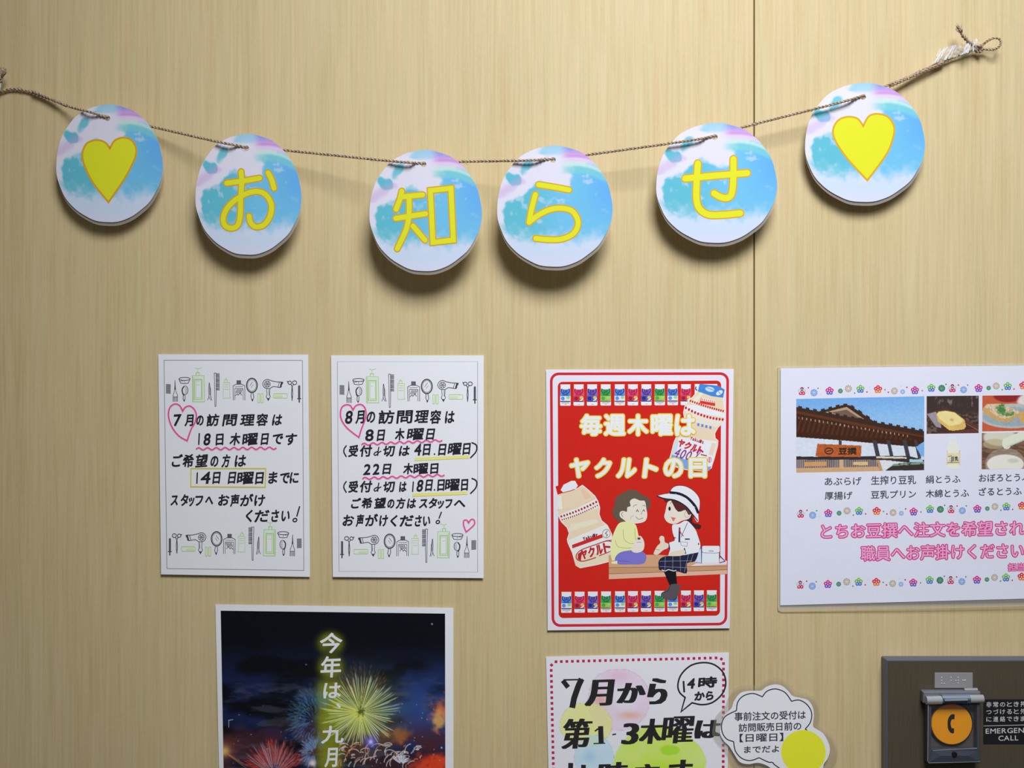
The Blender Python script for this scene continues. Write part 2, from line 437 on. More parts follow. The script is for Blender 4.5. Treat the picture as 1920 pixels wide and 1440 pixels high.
discs = [
 (204.5, 306.5, 199.5, 220.5, .016, .5, c1, heart_l, 'round sky-print card with a yellow heart, at the left end of the twine'),
 (465.0, 364.8, 198.4, 225.5, .025, 1.5, c1, [[(1275, 640), (1390, 625), (1502, 606)], [(1375, 562), (1378, 640), (1370, 760), (1366, 870), (1345, 935), (1298, 951), (1256, 925), (1254, 860), (1300, 785), (1390, 722), (1480, 697), (1545, 722), (1583, 790), (1572, 870), (1530, 928), (1475, 942), (1440, 915), (1428, 868)], [(1562, 570), (1585, 615), (1602, 675)]], 'round sky-print card lettered with the yellow hiragana for o'),
 (797.2, 395.3, 210.4, 226.0, .034, 2.0, c2, [[(345, 475), (332, 530), (305, 600)], [(335, 515), (490, 500)], [(395, 515), (396, 600), (392, 660), (372, 745), (312, 872)], [(303, 662), (510, 630)], [(422, 715), (505, 812)], [(543, 470), (685, 455), (702, 812), (560, 828), 'c']], 'round sky-print card lettered with a yellow kanji, lowest on the twine'),
 (1039.5, 387.0, 216.0, 226.0, .034, 2.0, c2, [[(1292, 430), (1400, 447), (1502, 466)], [(1270, 498), (1245, 590), (1226, 690), 'k', (1290, 640), (1370, 602), (1450, 592), (1528, 615), (1566, 690), (1535, 765), (1450, 805), (1350, 808), (1272, 800)]], 'round sky-print card lettered with the yellow hiragana for ra'),
 (1342.8, 343.3, 226.3, 224.0, .026, 1.5, c5, [[(330, 628), (680, 595), (1025, 567)], [(470, 460), (458, 660), (456, 850), (490, 965), (590, 1032), (760, 1035), (950, 1017)], [(870, 412), (870, 580), (865, 720), (845, 815), (790, 848), (715, 830), (655, 795)]], 'round sky-print card lettered with the yellow hiragana for se, over the wall joint'),
 (1621.0, 267.3, 224.4, 223.0, .016, .5, c3, heart_r, 'round sky-print card with a yellow heart, at the right end of the twine')]
G = 'round cards strung on the twine'
for (cx, cy, w, h, dep, tilt, T, art, lab) in discs:
    k = (D-dep)/D; loc = W(cx, cy, dep)
    root = empty('bunting_card', loc); tag(root, lab, 'bunting card', G)
    o = link(bpy.data.objects.new('printed_card', DM)); o.parent = root; o.scale = (w/225*k, 1, h/225*k)
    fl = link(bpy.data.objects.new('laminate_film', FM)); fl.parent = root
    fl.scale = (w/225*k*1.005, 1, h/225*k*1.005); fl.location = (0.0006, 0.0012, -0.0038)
    df = lambda x, y, dep=dep: dep
    if isinstance(art, dict):
        P = Print('heart_print', root, df, 5e-5, .98, T, .5)
        pts = spline(art['r'], 6)[:-1]+spline(art['l'], 6)[:-1]
        P.poly(pts, YEL)
        q = T(0, 0); sc_ = abs(T(1, 0)[0]-q[0])
        P.stroke(pts, 3.6/sc_, ORG, closed=True)
        P.build()
    else:
        P = Print('lettering', root, df, 5e-5, .98, T, .5)
        q = T(0, 0); sc_ = abs(T(1, 0)[0]-q[0])
        cur = []
        for stc in art:
            if stc[-1] == 'c': cur.append((stc[:-1], True)); continue
            if 'k' in stc:
                i = stc.index('k'); a = spline(stc[:i], 8); b = spline([stc[i-1]]+stc[i+1:], 8); cur.append((a, False)); cur.append((b, False)); continue
            cur.append((spline(stc, 8), False))
        big = 16.0 if T is c5 else 13.8
        for wd, c in ((big, ORG), (big-4.6, YEL)):
            for s_, cl in cur: P.stroke(s_, wd/sc_, c, closed=cl, ramp=True)
            if any(cl for _, cl in cur):
                for s_, cl in cur:
                    if cl:
                        for p in s_: P.ell(p[0], p[1], wd/2/sc_, wd/2/sc_, c, n=12)
        P.build()
    root.rotation_euler = (math.radians(tilt), 0, 0)

# ------------------------------------------------------------------ twine
def twine_mat():
    m, nt, b = new_mat('jute_fibre'); N = nt.nodes
    tc = N.new('ShaderNodeTexCoord'); n = N.new('ShaderNodeTexNoise'); n.inputs['Scale'].default_value = 700; n.inputs['Detail'].default_value = 3
    nt.links.new(tc.outputs['Object'], n.inputs['Vector']); r = N.new('ShaderNodeValToRGB')
    r.color_ramp.elements[0].position = .35; r.color_ramp.elements[0].color = (*lin((128, 100, 72)), 1); r.color_ramp.elements[1].position = .68; r.color_ramp.elements[1].color = (*lin((222, 200, 170)), 1)
    nt.links.new(n.outputs['Fac'], r.inputs['Fac']); nt.links.new(r.outputs['Color'], b.inputs['Base Color']); b.inputs['Roughness'].default_value = .9
    return m
TW = twine_mat()
def sample3(P, n=10): return [np.array(p) for p in spline(P, n)]
def resample(P, step):
    P = np.array(P); L = np.r_[0, np.cumsum(np.linalg.norm(np.diff(P, axis=0), axis=1))]
    n = max(2, int(L[-1]/step)); t = np.linspace(0, L[-1], n)
    return np.stack([np.interp(t, L, P[:, i]) for i in range(3)], 1), t
def tube(V, F, C, rad, sides=6):
    b = len(V); n = len(C); T = np.gradient(C, axis=0); up = np.array([0, 1.0, 0.03])
    for i in range(n):
        t = T[i]/max(np.linalg.norm(T[i]), 1e-9); a = np.cross(t, up); a /= max(np.linalg.norm(a), 1e-9); c = np.cross(t, a)
        r = rad[i] if hasattr(rad, '__len__') else rad
        for k in range(sides):
            q = 2*math.pi*k/sides; V.append(tuple(C[i]+r*(a*math.cos(q)+c*math.sin(q))))
    for i in range(n-1):
        for k in range(sides):
            k2 = (k+1) % sides; F.append((b+i*sides+k, b+i*sides+k2, b+(i+1)*sides+k2, b+(i+1)*sides+k))
    F.append(tuple(b+k for k in range(sides-1, -1, -1))); F.append(tuple(b+(n-1)*sides+k for k in range(sides)))
def ply(V, F, path, r=.0009, pitch=.0095, fuzz=0.0, strands=2):
    pts, L = resample([np.array(W(*p)) for p in spline(path, 8)], .0009)
    T = np.gradient(pts, axis=0); T /= np.linalg.norm(T, axis=1)[:, None]
    up = np.array([0, 1.0, 0]); A = np.cross(T, up); A /= np.linalg.norm(A, axis=1)[:, None]; B = np.cross(T, A)
    jit = 1+.25*(fbm(L*300, L*0+3, 3)-.5)
    for s_ in range(strands):
        ph = 2*math.pi*L/pitch+2*math.pi*s_/strands
        tube(V, F, pts+r*.85*(A*np.cos(ph)[:, None]+B*np.sin(ph)[:, None]), r*.95*jit)
    n = int(L[-1]/.0035*fuzz)
    for _ in range(n):      # stray fibres
        i = random.randrange(2, len(pts)-8); p = pts[i]; th = random.uniform(0, 2*math.pi); ln = random.uniform(.002, .006)
        dr = A[i]*math.cos(th)+B[i]*math.sin(th); q = np.array([p+dr*r*1.5, p+dr*(r*1.5+ln*.25)+T[i]*ln*.4, p+dr*(r+ln*.45)+T[i]*ln*.9])
        q[:, 1] = np.minimum(q[:, 1], -.0006)
        tube(V, F, q, .00010, 3)
def hole(i):
    cx, cy, w, h, dep = discs[i][:5]; return cx+HX*w/2, cy+HY*h/2-2, dep
path = [(-26, 186, .004), (0, 173, .003), (28, 167, .003), (60, 173, .003), (100, 188, .005), (135, 201, .014), (165, 209, .022)]
exits = [((292, 239), (375, 258)), ((548, 283), (680, 296)), ((865, 303), (945, 300)), ((1104, 290), (1225, 272)), ((1392, 239), (1500, 214)), ((1662, 161), None)]
prev = (165, 209, .022)
for i in range(6):
    hx, hy, dp = hole(i); L_ = math.hypot(hx-prev[0], hy-prev[1])
    for q in (52, 14):
        t = 1-q/L_
        if i or q == 14: path += [(prev[0]+(hx-prev[0])*t, prev[1]+(hy-prev[1])*t+(1 if q == 52 else 0), dp+(.0065 if q == 52 else .0022))]
    path += [(hx-1, hy-.5, dp+.0010), (hx+10, hy, dp-.0035)]
    (ex, ey), nx_ = exits[i]
    path += [(ex, ey, max(dp-.004, .003))]; prev = (ex, ey)
path += [(1700, 146, .007), (1740, 127, .005), (1790, 107, .005), (1832, 92, .006)]
root = empty('jute_twine', W(960, 290, .02)); tag(root, 'brown two-ply jute twine strung in a sagging line through six round cards', 'twine')
V, F = [], []
ply(V, F, path, .00092, .0085, .9)
mesh_obj('cord', V, F, TW, root, smooth=True)
V, F = [], []      # second turn of twine laid back from the knot
ply(V, F, [(1668, 162, .010), (1700, 148, .010), (1740, 130, .008), (1770, 117, .007)], .0011, .008, 2.0)
mesh_obj('doubled_cord', V, F, TW, root, smooth=True); V, F = [], []
ply(V, F, [(60, 171, .006), (90, 183, .007), (125, 199, .009)], .0009, .008, 1.5)
mesh_obj('doubled_cord', V, F, TW, root, smooth=True)
V, F = [], []
ply(V, F, [(1836, 91, .008), (1850, 78, .012), (1866, 71, .014), (1876, 76, .014), (1874, 87, .013), (1862, 93, .011), (1846, 92, .008), (1834, 90, .007)], .00085, .007, .4)
mesh_obj('loop', V, F, TW, root, smooth=True)
V, F = [], []
ply(V, F, [(1826, 96, .004), (1834, 86, .011), (1842, 88, .012), (1840, 96, .010), (1830, 96, .006), (1832, 88, .009)], .0011, .007, 1.0)
mesh_obj('knot', V, F, TW, root, smooth=True)
def fray(pts, tip, r0=.0008, n=46, spread=.0065):
    V, F = [], []; ply(V, F, pts, .0014, .009, .6)
    a = np.array(W(*pts[-1])); b = np.array(W(*tip))
    for _ in range(n):
        q = b+np.array([random.uniform(-1, 1), random.uniform(-1, .6), random.uniform(-1, 1)])*spread*.6
        m_ = (a+q)/2+np.array([random.uniform(-1, 1), 0, random.uniform(-1, 1)])*.0008
        tube(V, F, np.array([a, m_, q]), [.0007, .0006, .0003], 4)
    return V, F
V, F = fray([(1836, 92, .008), (1822, 84, .012), (1812, 74, .015), (1803, 63, .017)], (1797, 52, .018)); mesh_obj('frayed_end', V, F, TW, root, smooth=True)
V, F = fray([(-6, 168, .006), (0, 156, .010), (3, 146, .013)], (8, 131, .015)); mesh_obj('frayed_end', V, F, TW, root, smooth=True)

# crumpled clear tape over the knots
tape_m = film_mat('crumpled_clear_tape', .30, (.95, .96, 1.0), .10)
def tape(name, quad, dfn, amp, nx, ny, seed, label):
    r_ = np.random.default_rng(seed); TL, TR, BR, BL = [np.array(q, float) for q in quad]; V, F = [], []
    rootT = empty(name, W(*((TL+BR)/2), 0.004)); tag(rootT, label, 'tape')
    for j in range(ny+1):
        for i in range(nx+1):
            u, v = i/nx, j/ny; p = (TL*(1-u)+TR*u)*(1-v)+(BL*(1-u)+BR*u)*v+r_.uniform(-1.2, 1.2, 2)
            V.append(W(p[0], p[1], dfn(u, v)+amp*r_.random()+amp*.6*math.sin(u*38)))
    for j in range(ny):
        for i in range(nx): a = j*(nx+1)+i; F.append((a, a+nx+1, a+nx+2)); F.append((a, a+nx+2, a+1))
    mesh_obj('film', V, F, tape_m, rootT)
    V2, F2 = [], []     # white tubes along the folds, their pale colour standing in for glints
    for c in range(13):
        u0 = r_.uniform(.03, .93); P_ = []
        for t in np.linspace(.02, .98, 6):
            u = u0+.10*(t-.5)+r_.uniform(-.02, .02); v = 1-t; p = (TL*(1-u)+TR*u)*(1-v)+(BL*(1-u)+BR*u)*v
            P_.append(np.array(W(p[0], p[1], dfn(u, v)+amp*1.7)))
        tube(V2, F2, np.array(P_), r_.uniform(.0003, .0008), 5)
    mesh_obj('crease_glint', V2, F2, film_mat('tape_crease_glint', .8, (.95, .96, 1.0), .15), rootT)
tape('clear_tape', [(1762, 92), (1834, 72), (1840, 92), (1748, 120)], lambda u, v: .0035+.006*u, .0035, 26, 5, 3, 'crumpled clear tape holding the right knot of the twine to the wall')
tape('clear_tape', [(-24, 150), (4, 155), (3, 170), (-24, 178)], lambda u, v: .006, .003, 8, 4, 5, 'crumpled clear tape holding the left end of the twine to the wall')

# ------------------------------------------------------------------ sheets
INK = (34, 32, 42)
WHITE = (211, 214, 231)
def sheet(name, quad, dfun, label, cat, k, group=None, nx=1, ny=1, wname=None, rgb=WHITE):
    c = np.mean(np.array(quad, float), 0); root = empty(name, W(c[0], c[1], dfun(*c))); tag(root, label, cat, group)
    slab('paper', quad, dfun, .00015, paper_mat(rgb, k, wname or 'white_paper'), root, nx, ny)
    return root
K1 = .74
def icons(P, f):
    """barber's tools, in the coordinates of the first notice's top strip"""
    base = P.T; P.T = lambda x, y: base(*f(x, y))
    K, Gn, LG = (62, 60, 72), (150, 185, 110), (170, 200, 135)
    # hatched swatch
    P.poly([(187, 420), (240, 420), (240, 527), (187, 527)], (150, 150, 158))
    for i in range(9):
        y = 425+i*12; P.stroke([(189, y), (238, y-8+14)], 5, K)
    # tint brush
    P.stroke([(288, 380), (287, 440), (282, 500), (268, 545), (266, 618)], 6, K); P.stroke([(288, 380), (292, 440), (298, 500), (316, 545), (318, 618)], 6, K)
    P.stroke([(288, 382), (290, 480)], 7, K); P.stroke([(266, 565), (318, 565)], 6, K)
    for x in (276, 286, 297, 308): P.stroke([(x, 570), (x, 618)], 5, K)
    # bowl
    P.stroke(ellpts(396, 363, 63, 17), 8, K, closed=True); P.stroke([(336, 372), (352, 410), (395, 416), (437, 410), (455, 372)], 7, K); P.stroke([(345, 390), (395, 380), (398, 405)], 4, K)
    # hair brush
    P.stroke(ellpts(402, 490, 33, 48), 6, K, closed=True); P.stroke(spline([(388, 450), (370, 480), (376, 525), (388, 545)]), 14, K)
    for i in range(6): P.stroke([(402, 458+i*13), (428, 464+i*12)], 3, K)
    P.stroke([(382, 545), (380, 590), (392, 614), (402, 590), (402, 545)], 7, K); P.ell(392, 606, 9, 10, K)
    # tall pump bottle
    P.poly([(483, 325), (615, 325), (622, 620), (486, 620)], (202, 216, 204)); P.poly([(524, 372), (583, 372), (585, 578), (522, 578)], (214, 218, 226))
    for w_, pts in ((6, [(483, 325), (615, 325), (622, 620), (486, 620)]), (7, [(507, 368), (592, 368), (594, 592), (506, 592)]), (5, [(524, 376), (583, 376), (585, 575), (522, 575)]), (4, [(490, 340), (500, 350), (500, 606), (495, 612)])): P.stroke(pts, w_, Gn, closed=True)
    P.stroke([(527, 322), (527, 292), (563, 292), (563, 322)], 7, Gn); P.stroke([(545, 290), (545, 250)], 8, LG); P.stroke([(518, 240), (545, 250), (586, 238)], 8, LG)
    P.stroke([(530, 390), (570, 390)], 4, Gn); P.stroke([(535, 430), (562, 432)], 5, Gn)
    # clip
    P.stroke([(675, 408), (688, 480), (690, 560), (702, 602)], 7, K); P.stroke([(673, 408), (668, 480), (672, 565), (655, 600)], 6, K); P.stroke([(668, 560), (690, 602)], 5, K); P.stroke([(679, 430), (680, 540)], 8, (120, 118, 128))
    # comb
    P.stroke([(730, 297), (752, 297), (754, 500), (750, 670), (738, 672), (736, 500)], 6, K, closed=True)
    for i in range(15): P.stroke([(752, 302+i*13), (788, 304+i*13)], 8, K if i % 4 else (120, 118, 130))
    # small bottle
    P.stroke([(832, 402), (905, 402), (905, 560), (912, 578), (832, 580)], 6, LG, closed=True); P.stroke([(848, 398), (848, 372), (880, 372), (880, 398)], 7, LG); P.stroke([(860, 365), (868, 355)], 8, LG)
    for y in (425, 450, 478): P.stroke([(842, y), (892, y+3)], 5, LG)
    # label bottle
    P.poly([(985, 382), (1028, 382), (1028, 418), (985, 418)], (110, 108, 120)); P.stroke([(985, 418), (985, 382), (1028, 382), (1028, 418)], 6, K)
    for y in (390, 400, 410): P.stroke([(986, y), (1028, y)], 4, K)
    P.stroke([(945, 600), (942, 440), (975, 422), (1038, 422), (1074, 440), (1075, 600)], 6, K); P.stroke([(960, 450), (1050, 448)], 4, K); P.stroke([(962, 598), (962, 470), (1055, 470), (1056, 600)], 5, K)
    for i in range(5): P.stroke([(972+i*14, 520), (990+i*14, 480)], 6, K)
    P.stroke([(968, 550), (990, 530), (1000, 545), (1020, 520), (1040, 545)], 6, K)
    # hand mirror
    P.stroke(ellpts(1154, 435, 60, 80), 12, K, closed=True); P.stroke(ellpts(1154, 435, 48, 66), 4, K, closed=True); P.stroke([(1130, 440), (1160, 395)], 4, K); P.stroke([(1145, 460), (1170, 425)], 3, K)
    P.stroke([(1147, 515), (1142, 560), (1158, 612), (1176, 570), (1166, 515)], 7, K); P.ell(1160, 600, 9, 12, K)
    for a, b in ((1220, 1245), (1257, 1282)): P.stroke(rrect(a, 527, b, 630, 6), 7, LG, closed=True); P.stroke([((a+b)/2, 535), ((a+b)/2, 622)], 6, (195, 212, 175))
    # dryer
    P.stroke(spline([(1352, 472), (1300, 462), (1275, 420), (1295, 380), (1330, 368), (1370, 382), (1430, 395), (1500, 400), (1488, 430), (1476, 458), (1400, 448), (1370, 462), (1352, 472)], 6), 7, K)
    P.stroke(ellpts(1328, 420, 33, 33), 6, K, closed=True)
    for i in range(6): a = i*math.pi/3; P.stroke([(1328+7*math.cos(a), 420+7*math.sin(a)), (1328+26*math.cos(a), 420+26*math.sin(a))], 7, K)
    P.stroke([(1462, 400), (1448, 452)], 6, K); P.poly([(1480, 400), (1508, 397), (1485, 440), (1478, 458), (1466, 456)], K)
    P.stroke([(1320, 474), (1324, 540), (1314, 562), (1338, 605), (1362, 562), (1352, 540), (1356, 474)], 6, K); P.poly([(1322, 578), (1356, 578), (1338, 612)], K); P.stroke([(1346, 485), (1346, 545)], 6, (120, 118, 128))
    P.stroke(rrect(1398, 527, 1553, 578, 8), 7, LG, closed=True); P.poly(rrect(1408, 540, 1500, 568, 5), (196, 214, 176))
    # scissors
    P.stroke(ellpts(1580, 405, 20, 18), 8, K, closed=True); P.stroke(ellpts(1635, 405, 23, 21), 8, K, closed=True); P.stroke([(1553, 390), (1562, 400)], 10, K)
    P.stroke([(1592, 422), (1606, 445), (1600, 530), (1606, 604)], 8, K); P.stroke([(1622, 424), (1608, 448), (1614, 530), (1606, 604)], 7, K)
    # razor
    P.stroke([(1686, 445), (1686, 575)], 24, (88, 86, 98)); P.stroke([(1680, 450), (1680, 570)], 6, K); P.stroke([(1668, 585), (1704, 585)], 10, K); P.stroke([(1686, 590), (1687, 622)], 14, K)
    P.T = base
PINK, HALO = (212, 72, 138), (240, 178, 208)
def pinkline(P, pts, w, closed=False):
    P.stroke(pts, w+7, HALO, closed=closed); P.stroke(pts, w, PINK, closed=closed)
def squiggle(P, a, b, n, amp, w):
    pts = []
    for i in range(n*8+1):
        t = i/(n*8); pts.append((a[0]+(b[0]-a[0])*t, a[1]+(b[1]-a[1])*t-amp*math.sin(t*n*2*math.pi)))
    pinkline(P, pts, w)

# notice 1
q1 = [(296.7, 664.2), (577.8, 665), (581.3, 1081.7), (302, 1077)]
d1 = lambda x, y: .0018+(y-664)*4e-6-(x-297)*2e-6
n1 = sheet('haircut_notice', q1, d1, 'white handwritten notice with a date framed in yellow, left of its twin', 'notice', K1, 'handwritten haircut notices')
P = Print('border_line', n1, d1, 5e-5, K1)
P.stroke([(307.5, 675.5), (567, 675.8), (569.7, 1069.5), (313, 1066)], 1.1, (120, 122, 135), closed=True); P.build()
cA, cB = crop(280, 650, 6), crop(280, 860, 6)
P = Print('tool_drawings', n1, d1, 4e-5, K1, cA); icons(P, lambda x, y: (x, y)); P.build('sketched barber tools in black and green along the top')
P = Print('tool_drawings', n1, d1, 4e-5, K1, cB); icons(P, lambda x, y: (1897.6-.9885*x, y+480-20*(x/1700))); P.build('sketched barber tools in black and green along the foot')
P = Print('marker_drawing', n1, d1, 2.3e-4, K1, cA)
pinkline(P, spline([(375, 725), (340, 662), (285, 645), (235, 680), (215, 750), (227, 835), (270, 930), (340, 1010), (425, 1058)], 6)[:-1]+spline([(425, 1058), (470, 930), (510, 860), (530, 775), (505, 705), (455, 668), (405, 682), (375, 725)], 6)[:-1], 15, True)
squiggle(P, (530, 1150), (1425, 1142), 9, 13, 15)
P.T = cB; P.stroke([(470, 110), (1310, 110), (1304, 320), (466, 315)], 15, (205, 196, 110), closed=True); P.stroke([(470, 110), (1310, 110), (1304, 320), (466, 315)], 6, (186, 176, 76), closed=True); P.build('pink heart, pink wavy line and yellow box in marker')
P = Print('handwriting', n1, d1, 2.7e-4, K1, cA); g = 4.2
P.hand([('7', 272, 360), ('月', 400, 497), ('の', 528, 612), ('訪', 645, 785), ('問', 828, 985), ('理', 1025, 1185), ('容', 1205, 1335), ('は', 1385, 1495)], 755, 892, INK, g)
P.hand([('8', 612, 690), ('日', 748, 835), ('木', 908, 1025), ('曜', 1048, 1222), ('日', 1258, 1340), ('で', 1385, 1505), ('す', 1530, 1660)], 968, 1108, INK, g)
P.stroke([(562, 978), (556, 1098)], 15, INK)
P.hand([('ご', 255, 372), ('希', 375, 500), ('望', 520, 658), ('の', 688, 778), ('方', 818, 908), ('は', 962, 1090)], 1212, 1358, INK, g)
P.T = cB; P.stroke([(540, 160), (535, 275)], 15, INK)
P.hand([('4', 580, 690), ('日', 715, 798), ('日', 890, 972), ('曜', 988, 1175), ('日', 1195, 1285), ('ま', 1340, 1442), ('で', 1468, 1580), ('に', 1582, 1682)], 142, 285, INK, g)
P.hand([('ス', 242, 325), ('タ', 352, 440), ('ッ', 442, 508), ('フ', 515, 605), ('へ', 630, 722), ('お', 775, 900), ('声', 912, 1012), ('が', 1022, 1168), ('け', 1182, 1302)], 398, 535, INK, g, slope=.0)
P.hand([('く', 1085, 1160), ('だ', 1185, 1348), ('さ', 1372, 1458), ('い', 1485, 1582)], 568, 715, INK, g)
P.stroke([(1690, 540), (1660, 645)], 15, INK); P.stroke(ellpts(1638, 690, 22, 18, rot=-.4), 13, INK, closed=True); P.build()

# notice 2
q2 = [(620.8, 666.3), (907, 666.3), (906.7, 1084), (624, 1081.8)]
d2 = lambda x, y: .0016+(y-664)*4e-6
n2 = sheet('haircut_notice', q2, d2, 'white handwritten notice with two pale yellow underlines and a small pink heart at its foot', 'notice', K1, 'handwritten haircut notices')
P = Print('border_line', n2, d2, 5e-5, K1)
for a, b in (((632.5, 678), (895.5, 678)), ((635.8, 1071.3), (895.5, 1072.8))):
    for i in range(132): P.ell(a[0]+(b[0]-a[0])*i/131, a[1]+(b[1]-a[1])*i/131, .55, .55, (100, 102, 115), n=4)
P.stroke([(632.5, 678), (635.8, 1071.3)], .8, (130, 132, 145)); P.stroke([(895.5, 678), (895.5, 1072.8)], .8, (130, 132, 145)); P.build()
cC, cD = crop(610, 650, 6), crop(610, 860, 6)
P = Print('tool_drawings', n2, d2, 4e-5, K1, cC); icons(P, lambda x, y: (160+(x-187)*1.0153, y+12)); P.build('sketched barber tools in black and green along the top')
P = Print('tool_drawings', n2, d2, 4e-5, K1, cD); icons(P, lambda x, y: (1884.3-1.006*x, y+497-5*(x/1700))); P.build('sketched barber tools in black and green along the foot')
P = Print('marker_drawing', n2, d2, 2.3e-4, K1, cC)
pinkline(P, spline([(310, 712), (280, 662), (228, 655), (182, 690), (170, 770), (190, 840), (240, 910), (310, 970), (378, 1020)], 6)[:-1]+spline([(378, 1020), (405, 930), (440, 840), (458, 762), (445, 688), (400, 650), (345, 664), (310, 712)], 6)[:-1], 15, True)
squiggle(P, (412, 1100), (1310, 1056), 9, 12, 15)
for T_, pts in ((cC, [(1005, 1268), (1620, 1240)]), (cD, [(980, 410), (1600, 386)])):
    P.T = T_; P.stroke(pts, 34, (226, 220, 140), caps=False); P.stroke([(pts[0][0], pts[0][1]-12), (pts[1][0], pts[1][1]-12)], 9, (214, 202, 88), caps=False); P.stroke([(pts[0][0], pts[0][1]+12), (pts[1][0], pts[1][1]+12)], 7, (214, 202, 88), caps=False)
squiggle(P, (422, 224), (1335, 186), 9, 12, 15)
pinkline(P, spline([(1612, 722), (1590, 692), (1558, 698), (1556, 750), (1584, 825)], 5)[:-1]+spline([(1584, 825), (1640, 778), (1678, 735), (1672, 690), (1640, 684), (1612, 722)], 5)[:-1], 14, True); P.build('pink hearts, wavy lines and yellow underlines in marker')
P = Print('handwriting', n2, d2, 2.7e-4, K1, cC)
P.hand([('8', 225, 308), ('月', 342, 440), ('の', 465, 562), ('訪', 598, 775), ('問', 805, 982), ('理', 1008, 1162), ('容', 1178, 1302), ('は', 1348, 1455)], 712, 865, INK, g)
P.hand([('8', 450, 545), ('日', 585, 668), ('木', 785, 892), ('曜', 922, 1108), ('日', 1138, 1228)], 925, 1062, INK, g, slope=-.02)
def deadline(yy, day, xs):
    P.stroke(spline([(235, 1115+yy), (212, 1150+yy), (210, 1190+yy), (235, 1235+yy)], 5), 14, INK)
    P.hand([('受', 262, 370), ('付', 388, 525)], 1108+yy, 1238+yy, INK, g)
    P.stroke([(602, 1132+yy), (592, 1180+yy), (590, 1222+yy)], 13, INK); P.stroke(spline([(592, 1178+yy), (562, 1190+yy), (548, 1208+yy), (562, 1222+yy), (586, 1208+yy), (604, 1186+yy), (626, 1176+yy)], 5), 12, INK)
    P.hand([('切', 650, 780), ('は', 832, 950 if day == '4' else 915)], 1108+yy, 1235+yy, INK, g)
    P.hand(xs, 1088+yy, 1228+yy, INK, g, slope=-.02)
    P.ell(1228, 1208+yy, 9, 9, INK)
    P.stroke(spline([(1650, 1080+yy), (1700, 1110+yy), (1695, 1180+yy), (1635, 1248+yy)], 6), 15, INK)
deadline(0, '4', [('4', 1002, 1082), ('日', 1100, 1182), ('日', 1275, 1358), ('曜', 1382, 1532), ('日', 1548, 1632)])
P.T = cD
P.hand([('2', 432, 512), ('2', 535, 612), ('日', 648, 738), ('木', 878, 988), ('曜', 992, 1158), ('日', 1182, 1272)], 55, 182, INK, g, slope=-.015)
P.stroke([(990, 262), (982, 368)], 14, INK)
deadline(-858, '18', [('8', 1030, 1102), ('日', 1128, 1205), ('日', 1262, 1342), ('曜', 1348, 1512), ('日', 1528, 1606)])
P.hand([('ご', 292, 398), ('希', 408, 528), ('望', 552, 682), ('の', 698, 778), ('方', 798, 898), ('は', 922, 1022), ('ス', 1058, 1152), ('タ', 1162, 1258), ('ッ', 1262, 1336), ('フ', 1348, 1428), ('へ', 1448, 1580)], 440, 562, INK, g)
P.hand([('お', 198, 322), ('声', 348, 432), ('が', 448, 592), ('け', 608, 705), ('く', 732, 808), ('だ', 838, 992), ('さ', 1008, 1082), ('い', 1098, 1182)], 628, 765, INK, g)
P.stroke([(1305, 602), (1280, 668)], 14, INK); P.stroke(ellpts(1266, 712, 20, 17, rot=-.4), 12, INK, closed=True); P.build()

